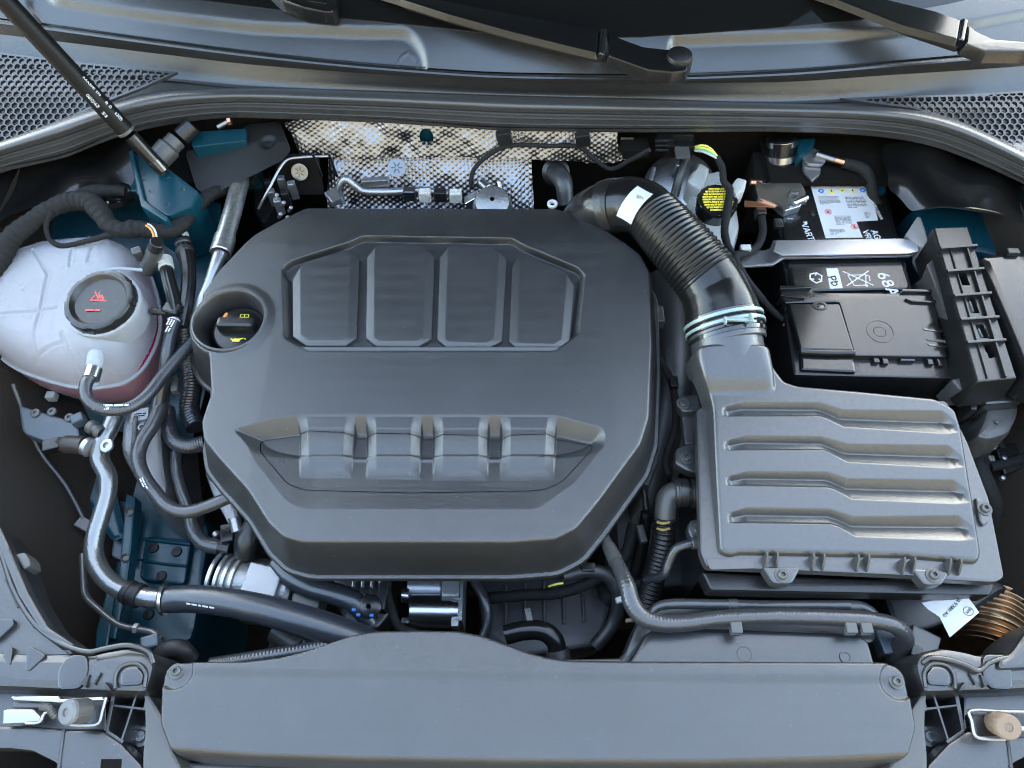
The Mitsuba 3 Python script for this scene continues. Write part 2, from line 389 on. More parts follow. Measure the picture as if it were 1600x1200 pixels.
part(body, 'rail_step', pslab([(226, 836), (300, 842), (288, 915), (215, 905)], .615, .59, .006, .012), 'teal_paint')
part(body, 'rail_plate', pslab([(185, 780), (215, 790), (200, 880), (172, 870)], .625, .59, .004, .008), 'grey_paint')
part(body, 'rail_strip', pslab([(150, 985), (165, 925), (180, 928), (168, 1012), (148, 1012)], .66, .5, .003, .004), 'teal_paint')
part(body, 'inner_wing', pslab([(1418, 318), (1500, 322), (1620, 345), (1640, 420), (1530, 392), (1450, 386)], .83, .60, .012, .03, .03), 'teal_paint')
part(body, 'tower_edge', ptube([(1432, 326, .862), (1470, 320, .872), (1520, 324, .872), (1570, 334, .868), (1640, 360, .86)], [4, 5, 6, 6, 6], n=12), 'bright_metal', 'shiny curved edge strip')
part(body, 'cross_panel', pslab([(1244, 216), (1276, 214), (1272, 230), (1248, 246)], .895, .80, .005, .008), 'teal_paint')
part(body, 'cross_panel', pslab([(1360, 268), (1384, 274), (1386, 300), (1366, 300)], .86, .80, .004, .006), 'teal_paint')
part(body, 'wing_flange', ptube([(-40, 352, .845), (20, 325, .85), (58, 299, .853), (100, 293, .853)], [3, 4, 4, 3], n=10), 'teal_paint')
fr = pslab([(28, 632), (122, 660), (126, 690), (96, 700), (34, 676)], .79, .765, .004, .01)
fk = part(body, 'rail_bracket', fr, 'grey_paint', 'blue grey bracket with three bolts')
for x, y in ((56, 646), (82, 644), (109, 653)):
    part(fk, 'bolt', lathe([(0, .0075), (.003, .0075), (.004, .006), (.004, .003), (.0015, .0025), (.0015, .0003)], P(x, y, .79), n=18), 'pewter')
# crash beam under the front edge, closes the bay at the front
part(body, 'front_beam', cat_(rbox((0, -.60, .42), 1.5, .08, .36, bev=.02, r=.02)), 'black_plastic')

wl = thing('added_shade_wall', 'tall unseen wall added behind the car to shade it from the sun', 'wall')  # unseen blocker, added to keep direct sun off the bay
part(wl, 'face', rbox((.2, 6.2, 0), 4.6, .4, 9.0, bev=.02, r=.02), 'added_wall_render')
part(wl, 'coping', rbox((.2, 6.2, 9.0), 4.8, .6, .12, bev=.02, r=.02), 'added_wall_render')
mat('added_wall_render', prin((.26, .24, .21), .85))
hd = thing('added_hedge', 'unseen tall hedge across the drive in front of the car', 'added_hedge')  # unseen greenery, added to darken low front light and tint reflections
def lump(m, a, f, seed):
    n = meshkit.arrays(m, True)[2]; v = np.array(m.vertices); return tm(v + n * (a * (meshkit.fbm(v * f, 4, seed) - .5))[:, None], m.faces)
hb = trimesh.creation.box((16, 1.4, 6.0))
for _ in range(6): hb = hb.subdivide()
hb.apply_translation([0, -5.2, 3.0]); part(hd, 'foliage', lump(hb, .8, 1.6, 4), 'added_hedge_leaf', smooth=False)
mat('added_hedge_leaf', prin((.050, .060, .060), .7))
bon = thing('bonnet', 'raised bonnet leaning over the engine bay, dark underside towards the engine', 'bonnet')
HY, HZ, HA, HL = .74, 1.13, math.radians(72), 1.12
hu = np.array([0, -math.cos(HA), math.sin(HA)]); hn = np.array([0, -math.sin(HA), -math.cos(HA)])   # along the bonnet, and out of its underside
def bpt(x, s, d=0.): return np.array([x, HY, HZ]) + hu * s + hn * d
def bsheet(hw, d, e0, e1, crown): 
    R = []
    for s in np.linspace(e0, HL - e1, 18):
        w = hw * (1 - .10 * sst(.6, 1.2, s))
        R.append(np.array([bpt(x * w, s, d - crown * (1 - x * x) + .05 * (s / HL) ** 4) for x in np.linspace(-1, 1, 15)]))
    return loft(R, closed=False)
part(bon, 'outer_skin', sheet(bsheet(.80, 0, 0, 0, .035), .002), 'teal_paint')
part(bon, 'insulation_pad', sheet(bsheet(.66, .035, .10, .14, .025), .004), 'felt')
# ================================================================== cowl panel, seal, wipers
LA = [(-80, 18), (0, 28), (61, 36), (250, 62), (400, 81), (617, 102), (800, 113), (1015, 115.5), (1200, 110), (1400, 95), (1600, 77), (1700, 66)]
SB = [(-80, 247), (0, 221), (67, 197), (120, 177), (180, 159), (225, 147), (282, 140), (400, 137.5), (600, 144), (800, 151), (1000, 156), (1200, 161), (1350, 165), (1425, 171), (1482, 183), (1532, 203), (1600, 237), (1690, 290)]
SE = [(-80, 305), (0, 270), (100, 247), (180, 215), (250, 197), (325, 186.5), (382, 184), (600, 192), (800, 205), (1000, 207), (1200, 206), (1300, 208), (1387, 215), (1450, 226), (1525, 253), (1600, 288), (1690, 335)]
cowl = thing('cowl_panel', 'grey plastic cowl trim with two honeycomb grilles below the windscreen', 'cowl panel')
def line_at(pl, z):
    q = np.array([P(x, y, z)[:2] for x, y in pl]); q = q[np.argsort(q[:, 0])]
    from scipy.interpolate import PchipInterpolator
    return PchipInterpolator(q[:, 0], q[:, 1], extrapolate=True)
yA, yG = line_at(LA, 1.030), line_at(GE, 1.073)
rl = fillet(PP([(85, -40), (78, 4), (200, 21), (400, 45), (560, 57), (640, 60), (663, 78), (667, 112), (400, 100), (100, 60), (40, 10)], 1.045), .02, 6)
rr = fillet(PP([(1040, 130), (1044, 74), (1200, 67), (1330, 60), (1420, 52), (1520, 40), (1640, 18), (1760, 0), (1700, 100), (1400, 120)], 1.045), .012, 6)
def z_tray(X, Y):
    t = (Y - yA(X)) / (yG(X) - yA(X)); z = 1.030 + .043 * t + .002 * np.sin(np.clip(t, 0, 1) * np.pi)
    d = np.minimum(sdf(rl, X, Y), sdf(rr, X, Y))
    z = z - .011 * sst(.004, -.007, d)
    c = P(636, 95, 1.035); r = np.hypot(X - c[0], Y - c[1])
    return z + .0012 * sst(.019, .017, r) - .0012 * sst(.0165, .015, r)
xs = np.linspace(-1.02, 1.02, 160)
dom = np.vstack([np.column_stack([xs, yA(xs)]), np.column_stack([xs[::-1], yG(xs[::-1]) + .004])])
part(cowl, 'tray', hfield(dom, z_tray, .003), 'satin_plastic', 'smooth upper tray of the cowl', smooth=50)
up = lambda pl, d: [(x, y + d) for x, y in pl]
LC = [(-80, 86), (14, 97), (150, 111), (285, 124), (340, 130), (400, 135), (600, 142), (800, 149), (1000, 154), (1200, 159), (1307, 155), (1400, 152), (1500, 151), (1600, 146), (1700, 140)]
part(cowl, 'front_band', rows([(up(LA, -1), 1.0285), (up(LA, 0), 1.023), (up(LA, 2.5), 1.023), (up(LA, 3.2), 1.0305), (up(LA, 6), 1.0318), (up(LA, 9), 1.030), (up(LA, 12), 1.0245),
                               ([(x, .62 * y + .38 * y2) for (x, y), y2 in zip(LA, np.interp([p[0] for p in LA], *np.array(LC).T))], 1.006),
                               ([(x, .25 * y + .75 * y2) for (x, y), y2 in zip(LA, np.interp([p[0] for p in LA], *np.array(LC).T))], .986),
                               (up(LC, -2), .9775), (up(LC, 1), .9765), (up(LC, 4), .9755), (up(LC, 5), .972), (up(SB, 22), .962)], 220), 'satin_plastic', 'front band of the cowl', smooth=28)
# honeycomb grilles at both ends
gz = .9845
bt = cowl + '__'
for side, outl in ((0, [(-60, 96), (14, 106), (150, 118), (284, 128), (225, 146), (180, 158), (120, 176), (67, 196), (0, 220), (-60, 240)]),
                   (1, [(1310, 157.5), (1400, 155), (1500, 153.5), (1600, 149), (1680, 145), (1680, 282), (1600, 235), (1532, 201), (1482, 181), (1425, 169), (1360, 163)])):
    pol = Polygon(PP(outl, gz)).buffer(0); inner = pol.buffer(-.0035); hx = []
    a, bb = .0128, .0104
    x0, y0, x1, y1 = pol.bounds
    for j in range(int((y1 - y0) / bb) + 3):
        for i in range(int((x1 - x0) / a) + 3):
            cx, cy = x0 + (i + .5 * (j % 2)) * a, y0 + j * bb
            h = Polygon([(cx + .0064 * math.cos(t) * .86, cy + .0070 * math.sin(t) * .86) for t in np.arange(6) * math.pi / 3 + math.pi / 6]).intersection(inner)
            if h.area > 1.2e-5: hx.append(h)
    lat = pol.difference(unary_union(hx))
    ms = [trimesh.creation.extrude_polygon(g, .005, engine='earcut') for g in getattr(lat, 'geoms', [lat]) if g.area > 1e-6]
    m = trimesh.util.concatenate(ms); m.apply_translation([0, 0, gz - .005]); v_ = np.array(m.vertices); v_[:, 2] += .30 * (v_[:, 1] - .50); m = tm(v_, m.faces)
    part(cowl, 'honeycomb_grille', m, 'satin_plastic', ('left', 'right')[side] + ' honeycomb grille of the cowl', smooth=False)
# the water box below: floor and front wall under the grilles
for x in (-.72, .72): part(cowl, 'water_box', rbox((x, .58, .86), .5, .28, .01), 'felt')

seal = thing('bonnet_seal', 'long black rubber weatherstrip curving along the front of the cowl', 'rubber seal')
def between(f): 
    xs = np.linspace(-80, 1690, 40); return [(x, (1 - f) * a + f * b) for x, a, b in zip(xs, np.interp(xs, *np.array(SB).T), np.interp(xs, *np.array(SE).T))]
part(seal, 'bulb', rows([(up(SB, 6), .955), (up(SB, 2), .972), (up(SB, 0), .981), (up(SB, 1.5), .987), (between(.08), .9905), (between(.15), .9915), (between(.22), .991), (between(.30), .988), (between(.38), .982), (between(.44), .974), (between(.48), .964)], 220), 'seal_rubber', smooth=True)
part(seal, 'flange', rows([(between(.40), .970), (between(.48), .971), (between(.52), .970), (between(.60), .964), (between(.63), .9635), (between(.66), .960), (between(.78), .951), (between(.80), .9505), (between(.83), .947), (between(.97), .936), (between(1.0), .932), (between(1.0), .915)], 220), 'seal_rubber', smooth=25)
# panel edge behind the seal, down to the bulkhead
part(body, 'cowl_edge', rows([(up(SE, -6), .945), (up(SE, -2), .925), (up(SE, -12), .84)], 160), 'felt')

WZ = 1.107
def wiper(arm, head, hinge, cap, label, blade):
    w = thing('windscreen_wiper', label, 'wiper', 'wipers at the foot of the windscreen')
    part(w, 'arm', pslab(arm, WZ, WZ - .011, .0025, .002, .003), 'gloss_plastic')
    part(w, 'head', pslab(head, WZ - .006, WZ - .026, .004, .004, .003), 'gloss_plastic')
    (x0, y0), (x1, y1) = hinge
    part(w, 'hinge', cyl(P(x0, y0, WZ - .004), P(x1, y1, WZ - .010), .0058, bev=.0015), 'shiny_black')
    if cap:
        c = P(*cap, WZ - .009)
        part(w, 'pivot_cap', lathe([(-.02, .0215), (.002, .0215), (.009, .019), (.013, .012), (.0145, .004), (.0145, .0004)], c, n=40), 'black_plastic')
    if blade: part(w, 'blade', pslab(blade, WZ - .016, WZ - .026, .004, .003), 'dark_rubber')
    return w
wiper([(560, -36), (660, -6), (800, 21), (936, 46), (931, 82), (880, 70), (800, 50), (700, 22), (625, -2), (540, -28)], 
      [(950, 50), (975, 61), (1005, 72), (1040, 76), (1068, 76), (1078, 92), (1072, 110), (1050, 112), (1012, 108), (950, 86)],
      [(943, 48), (938, 88)], (1061, 92), 'black wiper arm with round pivot cap near the middle of the cowl',
      [(600, -4), (700, 27), (800, 56), (935, 90), (946, 88), (940, 80), (800, 46), (690, 16), (620, -8)])
wiper([(1280, -16), (1375, -4), (1462, 17), (1501, 31), (1496, 61), (1412, 40), (1307, -1), (1262, -16)],
      [(1512, 38), (1530, 50), (1552, 60), (1600, 64), (1650, 60), (1650, 86), (1600, 80), (1540, 80), (1508, 68)],
      [(1506, 33), (1500, 66)], None, 'black wiper arm in the top right corner',
      [(1330, 9), (1420, 48), (1496, 73), (1506, 70), (1500, 60), (1412, 38), (1320, 0)])
single('windscreen_wiper', cat_(pslab([(400, -28), (528, -20), (526, 8), (519, 17), (506, 17), (470, 9), (440, -2)], 1.095, 1.07, .006, .004), pslab([(470, -12), (514, -8), (508, 5), (482, 1)], 1.0965, 1.09, .002, .003)),
       'gloss_plastic', 'end of a black wiper blade at the top edge left of the middle', 'wiper')
# ================================================================== engine cover
ZC = .900
cov = thing('engine_cover', 'large matte black engine cover with four raised pads in the middle of the bay', 'engine cover')
base = [(478, 322), (868, 324), (905, 338), (998, 402), (1013, 428), (1017, 540), (1013, 650), (1000, 690), (935, 778), (900, 820), (868, 836), (800, 841), (470, 841), (440, 833), (418, 812), (385, 760),
        (335, 705), (317, 682), (314, 655), (330, 612), (328, 560), (318, 460), (345, 425), (400, 372)]
OC = P(360, 502, ZC)[:2]; RO = .0615
o_top = Polygon(fillet(ccw(PP(base, ZC)), .006, 4)).union(Point(OC).buffer(RO, 32)).buffer(.002).buffer(-.004).buffer(.002)
o_top = np.array(o_top.exterior.coords)[:-1][::-1]; o_top = ccw(o_top)
o_out = np.array(Polygon(o_top).buffer(.030, 12).exterior.coords)[:-1]
hole = np.array(Point(OC).buffer(.0545, 40).exterior.coords)[:-1]
upk = fillet(ccw(PP([(443, 424), (457, 413), (548, 385), (568, 375), (800, 379), (818, 390), (903, 424), (914, 436), (904, 524), (868, 550), (482, 550), (445, 530)], ZC)), .006)
lpk = fillet(ccw(PP([(362, 668), (430, 652), (470, 647), (870, 648), (945, 668), (948, 690), (898, 752), (862, 776), (840, 792), (470, 792), (445, 780), (392, 712), (384, 690)], ZC)), .010, 5)
ins = fillet(ccw(PP([(404, 684), (462, 676), (560, 680), (670, 682), (780, 684), (868, 681), (926, 692), (924, 705), (878, 754), (850, 766), (640, 770), (474, 765), (450, 757), (408, 708)], ZC - .012)), .008, 5)
yr, yf = P(640, 672, ZC)[1], P(640, 778, ZC)[1]
bumps = [ccw(PP(q, ZC - .004)) for q in ([(463, 640), (556, 640), (548, 742), (466, 742)], [(571, 640), (660, 640), (655, 744), (570, 744)], [(676, 640), (765, 640), (762, 746), (675, 746)], [(782, 640), (872, 640), (866, 746), (781, 746)])]
ypb = P(650, 541, ZC)[1]; yrb = P(650, 425, ZC)[1]
def z_base(Y):                                      # leans towards the front, falls away towards the bulkhead
    return .045 * np.minimum(Y, .262) - .035 * np.maximum(0, Y - .262) - 1.6 * np.maximum(0, Y - .262) ** 2
def z_cov(X, Y):
    d = sdf(o_top, X, Y); z = np.full(X.shape, ZC)
    z = z + z_base(Y) - .045 * np.maximum(0, np.abs(X + .11) - .26)                         # slight crown
    du = sdf(upk, X, Y); fr_ = sst(ypb + .003, ypb - .005, Y); wl_ = np.clip(-du * (1.1 + 4 * sst(yrb - .02, yrb, Y)), 0, .0125); ri = np.maximum(-du, 0)
    wf_ = np.where(ri < .0105, -.0034 * sst(0, .0095, ri), np.clip((ri - .0105) * 3 - .0034, -.0034, .0125)); z = z - np.where(du < 0, wl_ * (1 - fr_) + wf_ * fr_, 0) - .0006 * sst(.0015, -.0005, du)
    dl = sdf(lpk, X, Y); t = np.clip((Y - yf) / (yr - yf), 0, 1)
    floor = .004 + .017 * t ** 1.1
    slope = .20 + .80 * sst(.62, .95, t)
    pock = np.minimum(floor, np.maximum(-dl, 0) * slope); pock = np.where(dl < 0, pock, 0)
    for b in bumps:
        db = sdf(b, X, Y); h = np.minimum(.0200 * sst(.24, 1.08, t), np.maximum(pock - .001, 0))
        pock = np.where(dl < 0, pock - h * (.28 * np.clip(-db / .0014, 0, 1) + .72 * np.clip(-db / .015, 0, 1)), pock)
    z = z - pock
    # crease at the right edge
    r = np.hypot(X - OC[0], Y - OC[1]); z = z + .004 * sst(RO + .012, RO - .004, r)
    out = wall(d, .0045, 75.); z = z - np.minimum(out, .079) - np.where(out > .079, .002, 0)
    return z - np.maximum(0, d - .0285) * 4
part(cov, 'shell', hfield(o_out, z_cov, .0011, [hole, offset(ins, -.0007)]), 'cover_plastic', smooth=42)
part(cov, 'insert', hfield(offset(ins, .0005), z_cov, .0011), 'cover_plastic', 'lower insert panel with four ridges', smooth=42)
part(cov, 'insert_backing', slab(offset(ins, -.004), .868, .872), 'black_plastic')
pads = [[(459, 442), (478, 418), (540, 400), (563, 411), (558, 530), (540, 543), (480, 543), (458, 528)], [(575, 409), (592, 392), (660, 392), (680, 408), (675, 531), (655, 544), (590, 544), (572, 530)],
        [(688, 409), (704, 393), (770, 395), (792, 412), (785, 535), (762, 547), (698, 545), (683, 532)], [(800, 424), (810, 406), (820, 405), (880, 430), (897, 452), (890, 535), (868, 549), (808, 547), (795, 535)]]
for i, q in enumerate(pads):
    p = ccw(PP(q, ZC - .004)); n = len(p); e = np.roll(p, -1, 0) - p
    side = np.abs(e[:, 0]) < .45 * np.abs(e[:, 1]); low = (p[:, 1] + np.roll(p, -1, 0)[:, 1]) / 2 < p[:, 1].mean() - .04
    off = np.where(side, .013, np.where(low, .0075, .0012))
    R = []
    for ring, h in ((p, .0005), (offset(p, .0003), .0092), (offset(p, .0010), .0102), (offset(p, off * .92), .0139), (offset(p, off + .0006), .0142), (offset(p, off + .0020), .0143)):
        zz = ZC - .0135 + z_base(ring[:, 1])
        R.append(np.column_stack([ring, zz + h]))
    part(cov, 'pad', loft(R, False, True), 'cover_plastic', smooth=18)
# collar round the oil filler
o3 = np.array([*OC, ZC + .004])
part(cov, 'filler_collar', lathe([(-.012, .0615), (.000, .0600), (.0025, .0585), (.0035, .0560), (.0022, .0545), (-.001, .0532), (-.010, .0510), (-.030, .0460), (-.036, .0435), (-.060, .0432), (-.075, .0425)], o3, n=72), 'cover_plastic', 'round collar around the oil filler')
# oil filler cap
oc = thing('oil_filler_cap', 'black oil filler cap with yellow symbols sunk in the round collar', 'oil cap')
c = P(375, 518, ZC - .026)
part(oc, 'base', lathe([(-.03, .0425), (0, .0425), (.006, .041), (.009, .036), (.009, .0005)], c, n=48), 'gloss_plastic')
gx = np.array([1, -.02, 0]); gy = np.cross([0, 0, 1], gx)
part(oc, 'grip', rbox(c + [0, .001, .008], .060, .020, .020, gx, gy, .006, .006), 'black_plastic', 'raised grip bar')
zt = .0095
def oil_can(k=1.):
    b = Polygon([(-.007, -.003), (.004, -.003), (.005, .001), (.010, .004), (.009, .005), (.004, .003), (.001, .0035), (-.004, .0035), (-.007, .002), (-.010, .004), (-.011, .003), (-.0075, -.001)])
    return b.union(Point(.0125, .003).buffer(.0012))
part(oc, 'oil_symbol', flat(oil_can(), c + [.002, -.023, zt], gx, gy), 'yellow_print', 'yellow oil can symbol')
bk = Polygon([(-.007, -.003), (.007, -.003), (.007, .003), (-.007, .003)]).difference(Polygon([(-.0058, -.0018), (-.0008, -.0018), (-.0008, .0022), (-.0058, .0022)])).difference(Polygon([(.0008, -.0018), (.0058, -.0018), (.0058, .0022), (.0008, .0022)]))
part(oc, 'manual_symbol', flat(bk, c + [.006, .0235, zt], gx, gy), 'yellow_print', 'yellow open book symbol')
part(oc, 'strap', ptube([(345, 508, .885), (349, 498, .893), (354, 490, .893), (350, 500, .888), (347, 507, .884)], 2.0, n=8), 'orange_wire', 'orange retaining loop')
# lump of the engine below the cover
eng = thing('engine_block', 'dark engine block hidden under the cover', 'engine')
part(eng, 'block', slab(fillet(offset(ccw(PP([(400, 330), (990, 335), (1000, 650), (900, 800), (430, 800), (330, 600)], ZC)), .03), .03), .34, .80, .02), 'black_plastic')
part(eng, 'gearbox_housing', slab(fillet(ccw(np.array([(.15, -.24), (.48, -.22), (.50, .25), (.15, .3)])), .04), .34, .62, .03), 'black_plastic')
# ================================================================== gas strut
gs = thing('gas_strut', 'black gas strut with white print rising from the teal bracket to the bonnet', 'gas strut')
s0, s2 = P(243, 254, .935), P(-42, -52, 1.25)
sd = (s2 - s0) / np.linalg.norm(s2 - s0); us = np.linspace(0, .4, 400); s1 = s0 + sd * us[np.argmin([abs(proj(s0 + sd * u)[1] - 204) for u in us])]; s2 = s0 + sd * .75
part(gs, 'cylinder', cyl(s1, s2, .0148, bev=.001, n=32), 'strut_black')
part(gs, 'end_ring', lathe([(-.004, .0140), (-.003, .0153), (.001, .0153), (.002, .0145)], s1, sd, 32), 'pewter', 'bright ring at the end of the tube')
part(gs, 'piston_sleeve', lathe([(.004, .0112), (.005, .0122), (.052, .0120), (.058, .0112)], s0, sd, 32), 'gloss_plastic')
part(gs, 'ball_socket', cat_(lathe([(-.020, .008), (-.016, .0125), (.006, .0125), (.009, .0095)], s0, sd, 28), lathe([(.004, .0112), (.0045, .0118), (.007, .0118), (.0075, .0112)], s0, sd, 28)), 'shiny_black')
part(gs, 'ball_stud', cyl(s0 + [.004, 0, -.045], s0 + [0, 0, -.006], .007), 'pewter')
vd = CAM - s1; vd -= sd * (vd @ sd); vd /= np.linalg.norm(vd); tg = np.cross(vd, sd)
def on_strut(u, ang, h, s, w, bold=True):
    a = math.radians(ang); nrm = vd * math.cos(a) + tg * math.sin(a)
    part(gs, 'print', text(s, h, s1 + sd * u + nrm * .0149, -sd, np.cross(nrm, -sd), bold=bold, width=w), 'white_print')
on_strut(.040, 28, .0048, 'S1', .010); on_strut(.066, 24, .0050, '080/43', .024); on_strut(.026, -30, .005, '620N', .014); on_strut(.048, -32, .0045, '8 2', .012); on_strut(.082, -34, .0036, 'MADE IN', .034)

# ================================================================== parts under the left end of the cowl
for k, (px, zz, lab) in enumerate((([(-60, 300), (0, 268), (100, 244), (190, 215), (215, 232), (205, 300), (150, 312), (60, 315), (0, 352), (-60, 400)], .90, 'dark wing trim panel under the left end of the seal'),
                                   ([(1385, 214), (1450, 226), (1525, 252), (1600, 287), (1680, 330), (1680, 372), (1560, 330), (1480, 316), (1425, 330), (1385, 300)], .90, 'dark wing trim panel under the right end of the seal'))):
    q = ccw(PP(px, zz)); cx = q.mean(0)
    single('wing_trim', hfield(fillet(q, .01), lambda X, Y: zz + .015 * np.sin((X - cx[0]) * 38) * np.cos((Y - cx[1]) * 30) - .02 * np.hypot(X - cx[0], Y - cx[1]), .004), 'gloss_plastic', lab, 'trim panel', smooth=60)
tp = thing('wiper_motor', 'silver cylindrical housing tucked behind the gas strut foot', 'motor housing')
part(tp, 'housing', lathe([(0, .012), (.002, .02), (.03, .021), (.034, .017), (.05, .017), (.052, .01)], P(246, 250, .915), P(282, 212, .93) - P(246, 250, .915), 28, None, True, True), 'pewter')
part(tp, 'cap', cyl(P(283, 214, .93), P(302, 196, .94), .016), 'black_plastic')
br = thing('brass_fitting', 'small brass bolt under the left part of the seal', 'bolt')
part(br, 'stud', cyl(P(340, 199, .935), P(356, 190, .942), .0045), 'foil'); part(br, 'nut', lathe([(0, .007), (.006, .007)], P(356, 190, .942), (1, .2, .1), 6, None, True, True), 'copper')
single('insulation_mat', hfield(fillet(ccw(PP([(288, 235), (330, 226), (382, 222), (384, 200), (440, 198), (456, 238), (440, 252), (400, 268), (320, 290), (300, 282)], .90)), .008),
       lambda X, Y: .905 - .25 * np.maximum(0, .50 - Y) + .006 * np.sin(X * 25) - .006 * sst(.016, .008, np.hypot(X - P(421, 228, .9)[0], Y - P(421, 228, .9)[1])), .003), 'dark_rubber',
       'black rubber mat with a round dimple left of the silver heat shield', 'insulation mat', smooth=50)

# ================================================================== heat shield on the bulkhead
hs = thing('heat_shield', 'dimpled silver foil heat shield on the bulkhead behind the engine', 'heat shield')
def foil(outl, Y0, seed, hole=None, amp=.0021, lean=0.):
    """embossed sheet standing at about y = Y0: built over (x, z) and turned upright"""
    q = np.array([PY(x, y, Y0) for x, y in outl])[:, [0, 2]]; q = fillet(ccw(q), .006)
    hl = [np.array(Point(PY(*hole, Y0)[[0, 2]]).buffer(.013).exterior.coords)[:-1]] if hole else []
    zc = q[:, 1].mean()
    def z(X, Zz):
        pt = np.stack([X * 9, Zz * 9, X * 0 + seed], -1); w = .034 * (meshkit.fbm(pt, 3, seed) - .5) + .010 * (meshkit.fbm(pt * 4, 2, seed + 3) - .5)
        u, v = X / .0070 * math.pi + .5 * Zz * 30, Zz / .0070 * math.pi
        e = np.clip((np.cos(2 * u) + np.cos(u + 1.732 * v) + np.cos(u - 1.732 * v)) / 3 + .30, 0, 1.3)
        return w + amp * .55 * e + lean * (Zz - zc)
    m = hfield(q, z, .0012, hl); v = m.vertices
    return tm(np.column_stack([v[:, 0], Y0 - v[:, 2], v[:, 1]]), m.faces)
part(hs, 'upper_sheet', foil([(441, 200), (560, 196), (700, 200), (880, 206), (966, 208), (964, 226), (1006, 240), (960, 246), (880, 240), (800, 238), (700, 240), (600, 242), (470, 240)], .512, 3, (666, 219), .0017, -.5), 'foil', smooth=True)
part(hs, 'lower_sheet', foil([(508, 238), (640, 232), (760, 236), (828, 240), (836, 330), (800, 350), (520, 350), (512, 290)], .492, 8, None, .0020, -.75), 'foil', smooth=True)
part(hs, 'hole_backing', rbox(PY(666, 219, .535), .05, .006, .05), 'teal_paint', 'teal paint seen through the hole')
def washer(px, py, Y, r=.0165):
    c = PY(px, py, Y); w = part(hs, 'washer', lathe([(0, r), (.0012, r), (.0016, r * .9), (.001, r * .55), (.001, r * .3), (.0015, .0004)], c, (0, -.6, .8), 32), 'disc_metal')
    for k in range(6):
        a = k * math.pi / 3; x, y, z = basis((0, -.6, .8)); d = x * math.cos(a) + y * math.sin(a)
        part(w, 'tooth', place(trimesh.creation.extrude_polygon(Polygon([(-.0012, .003), (.0012, .003), (.0008, .010), (-.0008, .010)]), .0012), c + z * .0014, np.cross(d, z), d), 'shiny_black')
washer(620, 262, .466)
pl = thing('mounting_plate', 'black plate with a round star washer left of the heat shield', 'plate')
part(pl, 'plate', place(slab(fillet(np.array([[-.045, -.04], [.05, -.04], [.045, .034], [-.03, .034]]), .006), 0, .004), PY(462, 270, .475), (1, 0, 0), (0, .6, .8)), 'felt')
cw = PY(469, 269, .468) + np.array([0, -.002, .002]); wk = part(pl, 'washer', lathe([(0, .0155), (.0014, .0155), (.002, .013), (.001, .008), (.001, .0005)], cw, (0, -.8, .6), 32), 'disc_metal')
for k in range(6):
    a = k * math.pi / 3 + .3; x, y, z = basis((0, -.8, .6)); d = x * math.cos(a) + y * math.sin(a)
    part(wk, 'tooth', place(trimesh.creation.extrude_polygon(Polygon([(-.001, .003), (.001, .003), (.0008, .009), (-.0008, .009)]), .001), cw + z * .0012, np.cross(d, z), d), 'shiny_black')
for x in (503, 527): part(pl, 'strap', rbox(PY(x, 276, .470), .0045, .003, .07, (1, 0, 0), (0, 1, .2)), 'black_plastic')

# things between cover and heat shield
th = thing('turbo_hose', 'pale braided hose with a bent end in front of the heat shield', 'hose')
part(th, 'hose', tube([PY(534, 318, .44), PY(530, 296, .45), PY(540, 280, .455), PY(552, 288, .45), PY(566, 298, .445), PY(600, 300, .44), PY(660, 298, .44), PY(700, 303, .44)], .0075, rf=corr(.0035, .03), step=.0009), 'zinc')
part(th, 'bracket', rbox(PY(588, 288, .45), .05, .012, .014, (1, .0, .08), (0, 1, 0)), 'zinc')
for x, y, m_ in ((664, 304, 'white_plastic'), (688, 304, 'black_plastic'), (712, 305, 'white_plastic'), (640, 302, 'foil')):
    part(th, 'connector', rbox(PY(x, y, .425) - [0, 0, .012], .022, .016, .022, bev=.003), m_)
tc = thing('turbo_housing', 'bright cast metal housing with an eyelet at the rear edge of the engine cover', 'housing')
part(tc, 'body', lathe([(0, .02), (.004, .033), (.02, .036), (.04, .030), (.046, .018), (.048, .004)], PY(770, 330, .40), (0, -.3, 1), 36), 'cast_alu')
part(tc, 'flange', cat_(rbox(PY(745, 318, .42), .03, .02, .02, (.8, .1, .5)), cyl(PY(752, 286, .45), PY(764, 296, .43), .009), cyl(PY(780, 284, .45), PY(784, 312, .42), .005)), 'bright_metal')
part(tc, 'eyelet', lathe([(0, .009), (.004, .009), (.005, .007), (.004, .0045), (-.002, .0045)], P(863, 320, .89), n=24), 'white_label')
part(tc, 'stay', rbox(P(522, 312, .86), .02, .03, .012, (.7, .5, 0), (-.5, .7, 0)), 'zinc')
ct = thing('cable_conduit', 'thin cable with a clip running along the bulkhead behind the duct', 'cable')
part(ct, 'cable', tube([PY(735, 292, .455), PY(740, 266, .47), PY(764, 242, .485), PY(795, 228, .49), PY(860, 228, .49), PY(905, 230, .49), PY(930, 250, .48), PY(955, 264, .475), PY(985, 250, .47), PY(1015, 234, .46)], .0042, rf=tape(5, .08, .01)), 'tape')
for x, y in ((790, 222), (912, 225)): part(ct, 'clip', rbox(PY(x, y, .478), .026, .014, .024, (1, 0, .2)), 'black_plastic')
rp = thing('rubber_bung', 'black rubber pipe end on the bulkhead right of the heat shield', 'pipe')
part(rp, 'pipe', tube([PY(868, 268, .50), PY(880, 285, .46), PY(884, 320, .43)], [.021, .017, .014], n=24), 'rubber'); part(rp, 'collar', lathe([(0, .024), (.008, .026), (.012, .018)], PY(868, 268, .50), (0, -.8, .6), 28), 'black_plastic')
cr = thing('coil_connector', 'small metal and black plug row at the left rear corner of the engine cover', 'connector')
